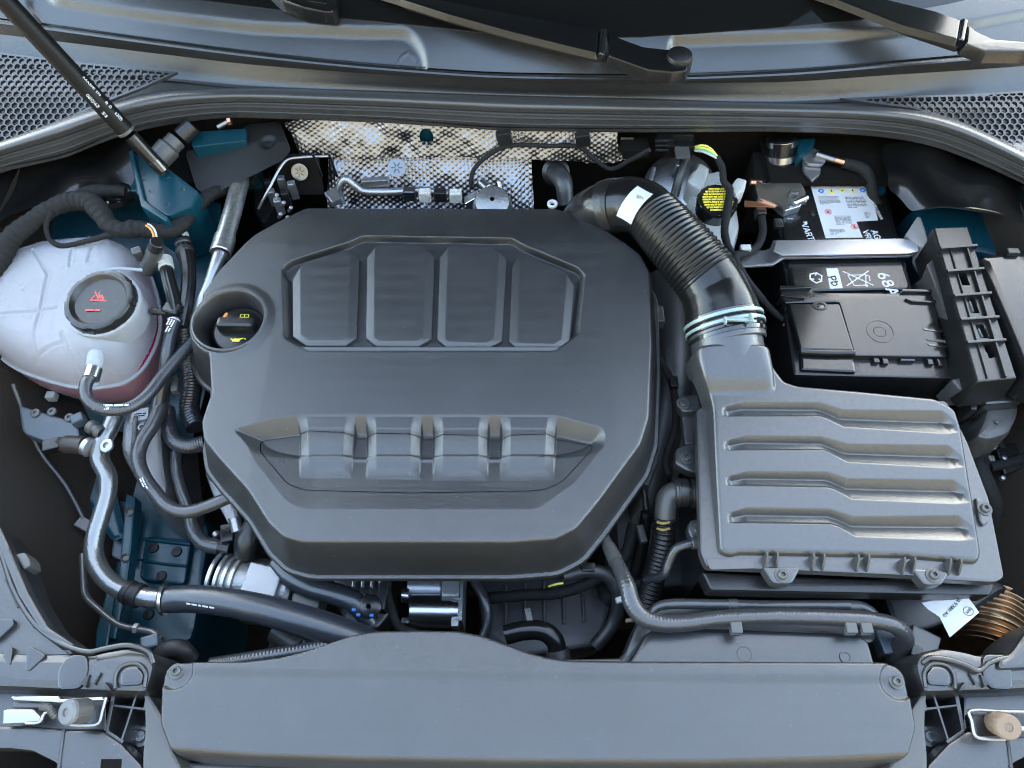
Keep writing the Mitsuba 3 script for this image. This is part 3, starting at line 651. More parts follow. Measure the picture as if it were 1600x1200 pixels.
for i, (x, y, m_) in enumerate(((424, 300, 'black_plastic'), (430, 318, 'zinc'), (446, 300, 'zinc'), (450, 318, 'black_plastic'), (440, 332, 'zinc'), (462, 308, 'zinc'))):
    part(cr, 'terminal', rbox(P(x, y, .835), .014, .013, .03 + .004 * (i % 3), (1, .25, 0), (-.25, 1, 0), .003), m_)

# ================================================================== air-conditioning pipe
ap = thing('metal_pipe', 'dull aluminium pipe coming down between harness and engine cover', 'pipe')
part(ap, 'upper_tube', ptube([(384, 255, .86), (374, 290, .87), (362, 335, .88), (350, 376, .885), (345, 392, .885)], [13, 13.5, 14, 14.5, 14.5], n=28), 'aluminium')
part(ap, 'ferrule', lathe([(-.012, .0165), (-.010, .0180), (.006, .0180), (.009, .0172), (.012, .0180), (.024, .0178), (.027, .015)], P(347, 388, .886), P(358, 350, .884) - P(345, 392, .886), 32), 'aluminium')
part(ap, 'flattened_tube', ptube([(345, 395, .884), (336, 420, .88), (326, 448, .872), (316, 470, .862), (306, 500, .84)], [11, 10, 9, 8.5, 8], n=20), 'zinc')

# ================================================================== taped harness
hn_ = thing('wiring_harness', 'thick cloth taped wiring harness draped over the teal inner wing', 'wiring harness')
part(hn_, 'main_run', ptube([(-25, 440, .89), (0, 402, .90), (22, 368, .91), (52, 345, .915), (82, 325, .92), (112, 314, .92), (140, 316, .92), (158, 334, .915), (172, 352, .91), (195, 360, .905), (222, 358, .90), (256, 362, .895), (282, 352, .89), (302, 330, .885), (326, 306, .88), (350, 296, .87)],
                            [17, 16, 15, 14, 14, 15, 16, 15, 13, 12, 13, 12, 12, 11, 10, 9], n=24, step=.0025, rf=tape(1, .13)), 'tape', smooth=60)
part(hn_, 'branch', ptube([(225, 362, .893), (205, 350, .905), (185, 360, .905), (160, 370, .90), (130, 378, .895), (96, 384, .89), (78, 374, .895), (72, 352, .91), (80, 330, .925)], [7, 7, 6, 4.5, 4, 4, 4, 4, 5], n=14, step=.002, rf=tape(2, .1, .012)), 'tape', smooth=60)
part(hn_, 'branch', ptube([(112, 312, .92), (140, 300, .915), (172, 298, .905), (196, 300, .90)], [9, 10, 9, 8], n=18, step=.0025, rf=tape(3)), 'tape', smooth=60)
for x, y, m_ in ((231, 354, 'orange_wire'), (235, 352, 'white_plastic')): part(hn_, 'core', ptube([(x - 8, y - 3, .905), (x, y, .915), (x + 7, y + 8, .92), (x + 10, y + 20, .915)], 1.6, n=8), m_)
ds = thing('dome_housing', 'shiny black oval housing between harness and teal bracket', 'housing')
part(ds, 'body', lathe([(0, .030), (.010, .032), (.022, .026), (.030, .012), (.032, .0005)], P(190, 312, .862), (-.2, .3, 1), 36), 'shiny_black')
part(ds, 'catch', rbox(P(198, 302, .893), .016, .010, .006, (1, .5, 0), (-.5, 1, 0)), 'black_plastic')

# ================================================================== coolant tank
tk = thing('coolant_tank', 'milky plastic coolant tank with pink fluid and a black screw cap', 'coolant tank')
ZT = .80
tout = [(-12, 470), (12, 440), (45, 420), (85, 406), (140, 398), (195, 396), (222, 408), (238, 440), (248, 478), (250, 515), (240, 548), (222, 578), (196, 598), (150, 606), (110, 603), (76, 594), (36, 580), (6, 562), (-12, 535)]
tq = fillet(ccw(PP(tout, ZT)), .018, 5); tq = Polygon(tq).simplify(.0003); tq = ccw(np.array(tq.exterior.coords)[:-1])
d_ = np.concatenate([[0], np.cumsum(np.linalg.norm(np.diff(np.vstack([tq, tq[:1]]), axis=0), axis=1))]); u_ = np.linspace(0, d_[-1], 421)[:-1]
tq = np.column_stack([np.interp(u_, d_, np.append(tq[:, 0], tq[0, 0])), np.interp(u_, d_, np.append(tq[:, 1], tq[0, 1]))])
tc0 = tq.mean(0)
lines = [PP(l, .87) for l in ([(60, 400), (84, 440), (72, 500), (48, 560), (45, 600)], [(-10, 500), (60, 498), (100, 492)], [(150, 395), (146, 420)], [(-10, 560), (50, 552), (105, 540)], [(105, 530), (110, 560), (108, 620)], [(195, 520), (250, 518)], [(222, 470), (262, 466)], [(205, 430), (240, 432)], [(205, 545), (200, 620)], [(108, 575), (200, 562), (246, 556)], [(120, 400), (118, 428)])]
capc = P(160, 474, .905)
def dome(s, inset=0.):
    """one ring of the tank: s = 1 at the seam, 0 on top"""
    r = tc0 + (offset(tq, inset) - tc0) * s
    h = (.090 - inset) * (1 - s ** 6.0) ** .55
    return r, h
def tank_shell(up, inset=0., lvl=None):
    R = []
    for s in np.concatenate([np.cos(np.linspace(0, 1.25, 70)), np.linspace(.31, .02, 26)]):
        r, h = dome(s, inset); z = np.full(len(r), h)
        if up and not inset:
            g = np.min([sdf_line(l, r[:, 0], r[:, 1]) for l in lines], 0); z = z - .0034 * sst(.0036, .0006, g) + .0010 * sst(.008, .0040, g)
            dc = np.hypot(r[:, 0] - capc[0], r[:, 1] - capc[1]); z = z + .010 * sst(.085, .055, dc)
        R.append(np.column_stack([r, ZT + (z if up else -z * .8)]))
    return R
def dense(R, k=3):
    out = []
    for a, b in zip(R[:-1], R[1:]):
        for t in np.arange(k) / k: out.append(a * (1 - t) + b * t)
    return out + [R[-1]]
up_ = tank_shell(True)
def low_rings(ins): return [np.column_stack([tc0 + (offset(tq, ins) - tc0) * s, np.full(len(tq), ZT - dz)]) for s, dz in ((1., .0), (1.004, .008), (1.0, .03), (.985, .055), (.955, .068), (.88, .080), (.7, .086), (.3, .088))]
part(tk, 'upper_shell', loft(up_, False, True), 'tank_plastic', smooth=50)
part(tk, 'lower_shell', loft(low_rings(0)[::-1], True, False), 'tank_clear', 'clear lower half showing pink', smooth=50)
L_ = [np.column_stack([tc0 + (offset(tq, .0080) - tc0) * s, np.full(len(tq), ZT + dz)]) for s, dz in ((.97, .004),)] + low_rings(.0042)
L_[-1][:, 2] += .004
part(tk, 'coolant', loft(L_[::-1], True, True), 'pink_liquid', 'pink coolant', smooth=50)
part(tk, 'seam', loft([np.column_stack([offset(tq, a), np.full(len(tq), ZT + z)]) for a, z in ((.001, -.0025), (-.0045, -.002), (-.0045, .002), (.001, .0025))]), 'tank_plastic')
part(tk, 'ear', pslab([(34, 404), (42, 392), (58, 390), (80, 406), (70, 424), (40, 424)], .845, .835, .003, .006), 'white_plastic')
part(tk, 'neck', lathe([(-.05, .054), (-.012, .054), (-.010, .0585), (-.004, .0585), (-.002, .054)], capc, (-.03, -.06, 1), 56), 'tank_plastic')
ax = np.array([-.05, -.10, 1.]); cx_, cy_, cz_ = basis(ax)
notch = lambda th, i: 1 - .035 * (np.cos(8 * th + .5) > .55) * (1 <= i <= 4)
cp = part(tk, 'cap', lathe([(-.006, .0545), (.000, .0555), (.010, .0550), (.0125, .0535), (.0135, .050), (.0135, .0455), (.0125, .0440), (.0075, .0405), (.007, .0395), (.007, .0005)], capc, ax, 96, notch), 'black_plastic', 'black screw cap with a red warning symbol', smooth=30)
for k in range(4):
    a = math.radians(-100 + 52 * k); d = cx_ * math.cos(a) + cy_ * math.sin(a)
    part(cp, 'grip', rbox(capc + d * .0505 + cz_ * .006, .024, .010, .0085, np.cross(cz_, d), d, .0025), 'black_plastic')
so = capc + cz_ * .0072; sx, sy = np.array([1, -.02, 0]), np.array([0.02, 1, .06])
tri = Polygon([(-.0155, -.004), (.0155, -.004), (.0155, -.0062), (-.0155, -.0062)])
wave = lambda x0, k=1: LineString([(x0, -.003), (x0 + .0016, .003), (x0 - .0012, .008), (x0 + .001, .0135)]).buffer(.0008)
sym = unary_union([tri, LineString([(-.0150, -.004), (-.0105, .004)]).buffer(.0008), LineString([(.0150, -.004), (.0105, .004)]).buffer(.0008), wave(-.0045), wave(.0045), LineString([(-.012, .011), (-.004, -.001), (-.001, .004)]).buffer(.0009), LineString([(.012, .011), (.004, -.001), (.001, .004)]).buffer(.0009), LineString([(0, -.003), (0, .013)]).buffer(.0007)])
part(cp, 'warning_symbol', flat(sym, so + sy * .006, sx, sy), 'red_print', 'red hot steam warning symbol')
part(cp, 'lettering', micro(.037, .0042, 1, 4, so - sy * .017, sx, sy, .75), 'red_print', 'red line of small print')
part(tk, 'sensor', cat_(cyl(P(228, 424, .865), P(245, 385, .915), .013), rbox(P(222, 402, .886), .016, .012, .030, (.9, .4, 0), (-.4, .9, .3))), 'pewter', 'grey level sensor with plug')
part(tk, 'sensor_cap', cyl(P(242, 390, .914), P(246, 378, .93), .0115), 'black_plastic')
part(tk, 'rib_strip', ptube([(150, 428, .905), (180, 420, .905), (222, 422, .897)], 2.5, n=8), 'tank_plastic')
part(tk, 'outlet', ptube([(150, 552, .885), (148, 566, .884), (144, 588, .874), (143, 600, .866)], [11, 12, 11, 11], n=20), 'tank_plastic')
part(tk, 'foot', rbox(P(84, 622, .72), .016, .014, .014), 'white_plastic')
rg = np.random.default_rng(11); drops = []
allv = np.vstack(up_[4:90])
from scipy.spatial import cKDTree
kt = cKDTree(allv[:, :2])
ico = trimesh.creation.icosphere(1)
while len(drops) < 330:
    x, y = tc0[0] + rg.uniform(-.14, .14), tc0[1] + rg.uniform(-.13, .13)
    if np.hypot(x - capc[0], y - capc[1]) < .062 or not Polygon(tq).buffer(-.012).contains(Point(x, y)): continue
    if meshkit.noise(np.array([x * 30, y * 30, 2.])) < .42: continue
    dd, ii = kt.query([x, y], 3); zq = (allv[ii, 2] / (dd + 1e-4)).sum() / (1 / (dd + 1e-4)).sum()
    r = rg.choice([.0014, .0018, .0023, .0030], p=[.4, .3, .2, .1]); m = ico.copy(); m.apply_scale([r, r, r * .6]); m.apply_translation([x, y, zq + r * .3]); drops.append(m)
part(tk, 'water_drops', cat_(drops), 'water', 'fine drops of water on the top', smooth=True, kind='stuff')

# ================================================================== hoses right of the tank
GH = 'hoses and pipes in the left of the bay'
vh = thing('vent_hose', 'black ribbed hose looping under the coolant tank with white print', 'hose')
part(vh, 'hose', ptube([(143, 586, .885), (134, 602, .888), (136, 622, .885), (152, 636, .88), (178, 641, .875), (208, 634, .87), (232, 616, .865), (254, 588, .855), (280, 558, .845), (306, 528, .835), (322, 512, .82)], 9.5, n=24, step=.0008, rf=corr(.0036, .035)), 'hose_rubber')
part(vh, 'clamp', ptube([(147, 576, .886), (142, 592, .886)], [12.5, 12.5], n=24), 'bright_metal', 'shiny hose clamp')
part(vh, 'print', cat_(micro(.052, .010, 2, 7, P(178, 640, .875) + [0, -.001, .0105], (1, .02, .0), (0, 1, .1), .6)), 'white_print')
l1 = thing('corrugated_hose', 'black corrugated hose with a white clip at its upper end right of the tank', 'hose')
part(l1, 'hose', ptube([(258, 412, .875), (264, 440, .875), (272, 470, .87), (276, 492, .865)], [9.5, 10, 10.5, 11], n=28, step=.0016, rf=lambda s, th: 1 + .05 * np.cos(10 * th) + 0 * s), 'black_plastic')
part(l1, 'white_clip', cat_(cyl(P(257, 404, .876), P(260, 420, .876), .0125), rbox(P(253, 410, .885), .01, .008, .006)), 'white_plastic')
part(l1, 'joint', cat_(rbox(P(275, 492, .855), .03, .022, .022, (1, -.3, 0), (.3, 1, 0), .005), cyl(P(236, 486, .87), P(262, 488, .868), .006)), 'black_plastic')
part(l1, 'lower_hose', ptube([(276, 498, .865), (268, 520, .86), (262, 548, .85), (258, 580, .83), (250, 620, .80), (244, 660, .78)], [10, 9.5, 9.5, 10, 11, 11], n=20), 'hose_rubber')
part(l1, 'label_ring', lathe([(0, .0104), (.0005, .0108), (.002, .0108), (.0025, .0104)], P(272, 503, .866), P(276, 492, .866) - P(272, 503, .866), 28), 'white_print')
part(l1, 'print', micro(.024, .014, 3, 9, P(268, 513, .863) + [0, -.002, .0105], (-.3, -1, -.1), (1, -.3, .1), .6), 'white_print')
l2 = thing('corrugated_hose', 'second black corrugated hose running beside the aluminium pipe', 'hose')
part(l2, 'hose', ptube([(286, 376, .865), (290, 396, .868), (294, 420, .868), (294, 450, .865), (290, 480, .86), (284, 510, .85)], [12, 13, 11, 11, 10.5, 10], n=28, step=.0014, rf=lambda s, th: 1 + .05 * np.cos(11 * th) + 0 * s), 'black_plastic')
part(l2, 'coupling', cat_(lathe([(0, .013), (.002, .0155), (.010, .0155), (.012, .013), (.020, .013), (.022, .0145), (.028, .0145), (.03, .012)], P(290, 398, .868), P(284, 368, .868) - P(290, 398, .868), 28)), 'rubber')
part(l2, 'end_cap', cyl(P(287, 372, .868), P(284, 364, .873), .010), 'white_plastic')

# big metal pipes down to the radiator
pa = thing('coolant_pipe', 'thick speckled grey pipe winding down the left of the bay', 'pipe', None)
part(pa, 'pipe', ptube([(184, 640, .79), (172, 668, .79), (158, 696, .785), (156, 718, .78), (168, 744, .775), (168, 770, .77), (160, 800, .765), (150, 832, .76), (146, 858, .755), (152, 884, .75), (170, 908, .745), (196, 924, .74), (232, 934, .74), (262, 936, .74)],
                       [13, 13, 14, 14, 14, 13.5, 13.5, 14, 14, 15, 15, 15, 15, 14], n=26), 'hose_metal')
part(pa, 'clip', cat_(cyl(P(197, 923, .74), P(205, 927, .74), .0185), cyl(P(203, 926, .74), P(214, 930, .74), .0168), cyl(P(212, 929, .74), P(220, 932, .74), .0185)), 'dark_rubber')
part(pa, 'bolt_lug', lathe([(0, .011), (.004, .011), (.005, .009), (.005, .005), (.001, .004), (.001, .0004)], P(168, 697, .80), (-.1, -.1, 1), 24), 'zinc')
part(pa, 'end_ring', lathe([(0, .0225), (.002, .024), (.006, .0225)], P(254, 936, .74), (1, .0, 0), 30), 'bright_metal')
pb = thing('radiator_hose', 'thick blue black rubber hose from the left pipe to the radiator cover', 'hose')
part(pb, 'hose', ptube([(256, 938, .74), (276, 936, .742), (310, 936, .75), (360, 942, .755), (410, 952, .755), (460, 966, .75), (510, 982, .74), (560, 1000, .73), (600, 1020, .72)], [20, 21, 21.5, 22, 23, 24, 25, 25, 25], n=30), 'hose_rubber')
for a in (.0, 1.): 
    o = P(336 + 90 * a, 938 + 17 * a, .7525) + [0, -.0142, .0170]
    part(pb, 'print', micro(.070, .0042, 1, 20 + int(a), o, (1, -.16 - .06 * a, .01), (.1, .77, .63), .55), 'white_print')
pc = thing('metal_coolant_pipe', 'speckled grey pipe bending from the tank to the lower left corner of the engine cover', 'pipe')
part(pc, 'pipe', ptube([(256, 606, .79), (250, 636, .79), (238, 664, .79), (222, 690, .79), (216, 716, .788), (224, 742, .785), (242, 768, .78), (264, 792, .777), (290, 800, .777), (322, 792, .78), (356, 778, .78)], [11, 12, 11.5, 11, 11, 10.5, 10.5, 10.5, 10.5, 10, 10], n=24), 'hose_dark')
part(pc, 'fitting', rbox(P(362, 776, .772), .016, .020, .016, (1, .4, 0), (-.4, 1, 0)), 'zinc'); part(pc, 'print', micro(.022, .007, 2, 31, P(229, 760, .785) + [0, 0, .0112], (.55, -.8, 0), (.8, .55, 0)), 'white_print')
pd = thing('heater_hose', 'dark hose behind the bent grey pipe, curving to a connector', 'hose')
part(pd, 'hose', ptube([(262, 640, .76), (264, 668, .765), (274, 690, .77), (294, 697, .77), (320, 692, .77)], [11, 11.5, 12, 12, 12], n=24, step=.001, rf=corr(.004, .03)), 'hose_rubber')
part(pd, 'lower_hose', ptube([(276, 706, .73), (276, 735, .725), (284, 768, .72), (296, 800, .71), (302, 828, .705), (318, 848, .70), (348, 856, .70)], [9, 9, 9, 10, 11, 12, 12], n=22), 'hose_dark')
part(pd, 'clip', cat_(cyl(P(344, 855, .70), P(362, 858, .70), .0145), rbox(P(360, 838, .70), .02, .03, .02, (1, .2, 0), (-.2, 1, 0))), 'gloss_plastic')
pe = thing('thin_pipe', 'thin grey metal pipe with a kink at the far left below the thick pipe', 'pipe')
part(pe, 'pipe', ptube([(130, 866, .72), (131, 900, .72), (134, 930, .72), (152, 950, .72), (186, 976, .725), (214, 983, .73), (238, 988, .735), (252, 1000, .74)], [5.5, 5.5, 5.5, 5, 5, 5, 5.5, 6], n=18), 'hose_dark')
part(pe, 'nut', lathe([(0, .008), (.006, .008)], P(210, 982, .73), (1, -.1, 0), 6, None, True, True), 'zinc'); part(pe, 'cap', rbox(P(240, 1006, .735), .026, .02, .018, (1, .3, 0), (-.3, 1, 0), .005), 'grey_paint')
# engine mount casting and sensors
em = thing('engine_mount', 'grey cast aluminium engine mount below the coolant tank', 'engine mount')
part(em, 'casting', pslab([(196, 640), (238, 636), (252, 660), (256, 720), (262, 760), (256, 790), (236, 782), (206, 742), (186, 706), (188, 668)], .735, .60, .012, .012, .014), 'cast_alu')
part(em, 'rib', cat_(pslab([(206, 650), (214, 648), (212, 700), (232, 760), (224, 764), (202, 706)], .745, .72, .004, .003)), 'cast_alu')
part(em, 'bolt', screw(P(224, 670, .736), .008), 'zinc')
part(em, 'label', pslab([(206, 641), (232, 636), (231, 654), (205, 659)], .7395, .7355, .0005), 'white_label', 'small pale sticker'); part(em, 'print', micro(.02, .008, 2, 41, P(219, 648, .7397), (1, .1, 0), (-.1, 1, 0)), 'black_print')
sn = thing('sensor_plug', 'dark brown sensor plug left of the thick grey pipe', 'plug')
part(sn, 'body', lathe([(0, .011), (.002, .0145), (.034, .0145), (.038, .012), (.05, .011), (.052, .009)], P(134, 696, .795), P(94, 694, .79) - P(134, 696, .795), 28, None, True, True), 'brown_plastic')
part(sn, 'collar', cyl(P(134, 697, .795), P(141, 700, .795), .0155), 'zinc')
part(sn, 'clip', rbox(P(86, 700, .785), .026, .02, .016, (1, .3, 0), (-.3, 1, 0)), 'gloss_plastic')
fv = thing('valve_fitting', 'grey threaded fitting with a square cap above the brown plug', 'fitting')
part(fv, 'body', lathe([(0, .009), (.008, .0115), (.010, .009), (.016, .009), (.018, .0115), (.026, .0115), (.028, .009)], P(160, 677, .80), P(134, 662, .80) - P(160, 677, .80), 26), 'pewter'); part(fv, 'cap', rbox(P(127, 660, .797), .020, .018, .018, (1, .6, 0), (-.6, 1, 0), .004), 'grey_paint')
# dark cables hanging in the far left
for i, (pts, r, m_, lb) in enumerate((([(-20, 676, .66), (10, 679, .66), (34, 688, .66), (48, 712, .65), (52, 742, .63), (40, 775, .60), (28, 810, .56)], 5, 'tape', 'taped cable with orange cores at the left edge of the bay'),
        ([(50, 750, .60), (90, 775, .58), (125, 810, .56), (140, 850, .54)], 9, 'rubber', 'dark hose deep in the left of the bay'), ([(44, 770, .58), (72, 800, .55), (80, 860, .52), (66, 920, .5)], 7, 'rubber', 'dark cable hanging deep at the left edge'))):
    k = thing('cable', lb, 'cable'); part(k, 'sheath', ptube(pts, r, n=14, rf=tape(50 + i, .06)), m_)
    if i == 0:
        for dy in (-2, 2): part(k, 'core', ptube([(-20, 672 + dy, .668), (4, 674 + dy, .668), (22, 682 + dy, .665)], 1.4, n=8), 'orange_wire')
cs = thing('suspension_coil', 'rusty coil seen deep at the lower left of the bay', 'coil')
part(cs, 'coil', tube([P(88, 985, .5) + [.04 * math.cos(a), .04 * math.sin(a), .004 * a] for a in np.arange(0, 26, .35)], .004, n=8, step=.01), 'rust')
# ================================================================== air intake duct
du = thing('air_intake_duct', 'glossy black corrugated air duct curving from behind the engine cover to the filter box', 'air duct')
part(du, 'elbow', ptube([(905, 352, .855), (918, 336, .880), (936, 326, .905), (956, 322, .92)], [33, 35, 37, 39], n=48), 'gloss_plastic')
part(du, 'band', ptube([(946, 325, .913), (958, 322, .921), (966, 321, .926)], [42, 43, 42], n=48), 'black_plastic')
part(du, 'bend', ptube([(960, 322, .921), (984, 320, .932), (1006, 326, .938), (1024, 340, .940)], [41, 43, 43, 42], n=56, step=.002), 'gloss_plastic', smooth=True)
part(du, 'bellows', ptube([(1020, 337, .940), (1046, 366, .938), (1078, 402, .930), (1104, 434, .920)], [43, 46, 49, 51], n=56, step=.0007, rf=corr(.0082, .030)), 'gloss_plastic', 'corrugated middle section', smooth=True)
part(du, 'outlet_bend', ptube([(1100, 429, .921), (1116, 456, .912), (1126, 482, .905), (1131, 506, .897)], [50, 52, 56, 60], n=56, step=.002), 'gloss_plastic', smooth=True)
dx = P(1131, 506, .897); dax = P(1131, 506, .897) - P(1124, 478, .906); dax /= np.linalg.norm(dax)
part(du, 'rim', lathe([(-.012, .0575), (-.010, .0600), (.000, .0605), (.002, .0585), (.004, .0605), (.012, .0605), (.014, .058), (.018, .058), (.020, .0605), (.026, .060)], dx, dax, 64), 'shiny_black')
cm = thing('hose_clamp', 'pale green metal clamp around the lower end of the air duct', 'clamp')
part(cm, 'band', lathe([(-.0060, .0605), (-.0060, .0624), (-.0010, .0624), (-.0010, .0605)], dx, dax, 64), 'clamp_green')
part(cm, 'band', lathe([(.0060, .0605), (.0060, .0626), (.0105, .0626), (.0105, .0605)], dx, dax, 64), 'clamp_green')
bx, by, bz = basis(dax)
ex = P(1152, 500, .955)
part(cm, 'latch', cat_(rbox(ex, .040, .006, .004, (1, -.02, -.05), (0, 1, .1), .0012), rbox(ex + [.020, .001, 0], .005, .016, .007, (1, 0, 0), (0, 1, 0), .0015), rbox(ex + [-.019, -.003, 0], .004, .012, .006, (1, 0, 0), (0, 1, 0), .0015)), 'clamp_green')
la, lb_ = P(992, 321, .934), P(1022, 338, .940); lax = (lb_ - la) / np.linalg.norm(lb_ - la); lc_ = (la + lb_) / 2
ln_ = CAM - lc_; ln_ -= lax * (ln_ @ lax); ln_ /= np.linalg.norm(ln_); lt_ = np.cross(ln_, lax)
def wrap(u, a, r): return lc_ + lax * u + r * (ln_ * math.cos(a) + lt_ * math.sin(a))
rl_0 = 43.2 * mpp(1006, 328, .938)
lab = part(du, 'label', sheet(loft([np.array([wrap(u + .18 * a * .03, a, rl_0 + .0022 + 4 * u * u) for a in np.linspace(-.62, .62, 17)]) for u in np.linspace(-.0155, .0165, 9)], closed=False), .0006), 'white_label', 'white sticker with small print', smooth=True)
part(lab, 'print', micro(.014, .006, 3, 61, wrap(.006, .30, rl_0 + .0030), lax, ln_ * -math.sin(.3) + lt_ * math.cos(.3), .5), 'black_print')

# ================================================================== air filter box
ab = thing('air_filter_box', 'grey black air filter box with four stepped flutes across its lid', 'air filter box')
ZA = .893
lid = fillet(ccw(PP([(1082, 560), (1096, 592), (1112, 618), (1117, 640), (1124, 740), (1133, 852), (1146, 857), (1160, 853), (1420, 858), (1538, 868), (1541, 856), (1500, 668), (1490, 641), (1460, 626), (1340, 615), (1244, 607), (1222, 600), (1204, 578), (1197, 560)], ZA)), .006, 4)
FL = [([(1126, 641), (1160, 633), (1280, 634), (1316, 645), (1470, 646), (1496, 664)], [(1126, 650), (1280, 650.5), (1292, 652), (1318, 665), (1478, 675), (1502, 673)]),
      ([(1130, 692), (1165, 683), (1284, 685), (1326, 696), (1482, 698), (1508, 716)], [(1130, 701), (1288, 701), (1300, 704), (1327, 718), (1490, 727), (1514, 725)]),
      ([(1134, 746), (1168, 737), (1294, 738), (1326, 748), (1494, 750), (1520, 768)], [(1134, 754), (1296, 756), (1308, 759), (1336, 774), (1500, 781), (1524, 779)]),
      ([(1138, 801), (1170, 792), (1300, 794), (1340, 806), (1504, 804), (1530, 822)], [(1138, 811), (1304, 812), (1318, 816), (1344, 831), (1508, 837), (1534, 835)])]
fl = []
for a, b in FL:
    a = [(x, y - 4) for x, y in a]; b = [(x, y + (2 if x > 1290 else 0)) for x, y in b]; a, b = PP(a, ZA), PP(b, ZA); fl.append((a, b))
nk0 = P(1132, 520, .893); nk1 = P(1146, 600, .893); nkd = (nk1 - nk0)[:2] / np.linalg.norm((nk1 - nk0)[:2])
def z_lid(X, Y):
    z = ZA + .09 * (Y + .06); d = sdf(lid, X, Y)
    for a, b in fl:
        yu, yl = np.interp(X, a[:, 0], a[:, 1]), np.interp(X, b[:, 0], b[:, 1]); t = (yu - Y) / np.maximum(yu - yl, 1e-4)
        w = np.clip((yu - yl) / .033, .25, 1); D = .0050 + .0080 * w
        inx = sst(a[0, 0], a[0, 0] + .012, X) * sst(a[-1, 0] + .001, a[-1, 0] - .022, X)
        k_ = sst(.45, .85, w); pr = np.where(t < .36, np.clip(t / .36, 0, 1), (1 - k_) * np.clip((1 - t) / .16, 0, 1) + k_ * np.clip(1 - (t - .36) / .64, 0, 1))
        z = z - D * np.where((t > 0) & (t < 1), pr, 0) * inx
    s_ = (X - nk0[0]) * nkd[0] + (Y - nk0[1]) * nkd[1]; q_ = np.abs((X - nk0[0]) * -nkd[1] + (Y - nk0[1]) * nkd[0])
    pw = 2 + 60 * np.maximum(s_, 0); rr_ = .0553 + .06 * np.maximum(s_, 0); u_n = np.clip(1 - (np.minimum(q_ / rr_, 1)) ** pw, 0, 1) ** (1 / pw)
    zn = nk0[2] + .0553 - .36 * np.maximum(s_, 0) - 9 * np.maximum(s_ - .075, 0) ** 2 - .0553 * (1 - u_n); h = np.clip(.5 + .5 * (zn - z) / .004, 0, 1); z = np.where(s_ > -.005, zn * h + z * (1 - h) + .004 * h * (1 - h), z)
    out = wall(d, .007, 78.); return z - np.minimum(out, .027) - np.maximum(0, d - .0085) * 3
lo_ = np.array(Polygon(lid).buffer(.0095, 8).exterior.coords)[:-1]
part(ab, 'lid', hfield(lo_, z_lid, .0011), 'grey_plastic', 'fluted lid', smooth=30)
part(ab, 'neck', tube([P(1131, 512, .893), P(1134, 532, .890), P(1141, 566, .874), P(1150, 605, .848), P(1160, 640, .815)], [.0560, .0553, .0548, .054, .05], n=64, step=.002), 'grey_plastic', 'round neck joined to the duct', smooth=True)
part(ab, 'neck_ring', lathe([(.022, .0555), (.024, .0580), (.034, .0580), (.036, .0555)], dx, dax, 64), 'grey_plastic')
trq = fillet(ccw(PP([(1088, 640), (1140, 612), (1480, 626), (1512, 690), (1546, 780), (1570, 902), (1556, 910), (1480, 906), (1440, 900), (1260, 892), (1104, 886), (1094, 862)], .866)), .006)
part(ab, 'tray', slab(trq, .850, .866, .003), 'grey_plastic', 'lower tray flange')
part(ab, 'tray_body', slab(offset(ccw(PP([(1094, 650), (1490, 640), (1550, 890), (1110, 880)], .85)), .006), .60, .850, .004), 'black_plastic')
part(ab, 'front_rail', pslab([(1096, 893), (1300, 903), (1556, 912), (1548, 930), (1110, 922)], .832, .80, .004, .004), 'black_plastic')
part(ab, 'inner_panel', pslab([(1102, 872), (1176, 873), (1180, 888), (1110, 890)], .8675, .8665, .001, .003), 'grey_plastic')
for x, y in ((1204, 880), (1276, 882), (1345, 884), (1416, 888), (1487, 890)):
    for dx_ in (-9, 7):
        o = P(x + dx_, y - 4, .866); part(ab, 'rib', place(trimesh.creation.extrude_polygon(Polygon([(0, 0), (.018, 0), (.017, .004), (.006, .018), (0, .020)]), .0024), o + [0, .006, 0], (0, -1, 0), (0, 0, 1)), 'grey_plastic')
def ear(px, sxy, z=.870):
    e = part(ab, 'screw_lug', pslab(px, z, z - .018, .003, .006), 'grey_plastic'); part(e, 'screw', screw(P(*sxy, z), .0066), 'pewter')
ear([(1190, 884), (1252, 886), (1238, 912), (1208, 912)], (1222, 899)); ear([(1424, 888), (1486, 892), (1472, 914), (1444, 914)], (1458, 899))
ear([(1524, 776), (1536, 780), (1550, 800), (1546, 816), (1536, 822), (1530, 812)], (1538, 795), .872)
ear([(1060, 618), (1092, 616), (1094, 642), (1066, 644), (1058, 632)], (1067, 631), .835); ear([(1056, 700), (1086, 690), (1096, 740), (1074, 736), (1054, 724)], (1073, 716), .815); ear([(1078, 812), (1106, 808), (1116, 842), (1080, 842), (1074, 828)], (1090, 828), .815)
part(ab, 'side_strap', pslab([(1064, 642), (1090, 642), (1086, 694), (1070, 694)], .818, .806, .003, .003), 'grey_plastic')
for y in (656, 668, 706, 718, 757, 772, 812, 826):
    part(ab, 'rib', ptube([(1092 + (y - 650) * .06, y + 9, .812), (1099 + (y - 650) * .06, y + 1, .832), (1112 + (y - 650) * .06, y - 3, .846)], 2.2, n=8), 'grey_plastic')
part(ab, 'tray_tab', pslab([(1092, 838), (1130, 838), (1132, 852), (1094, 852)], .84, .828, .002, .002), 'grey_plastic')
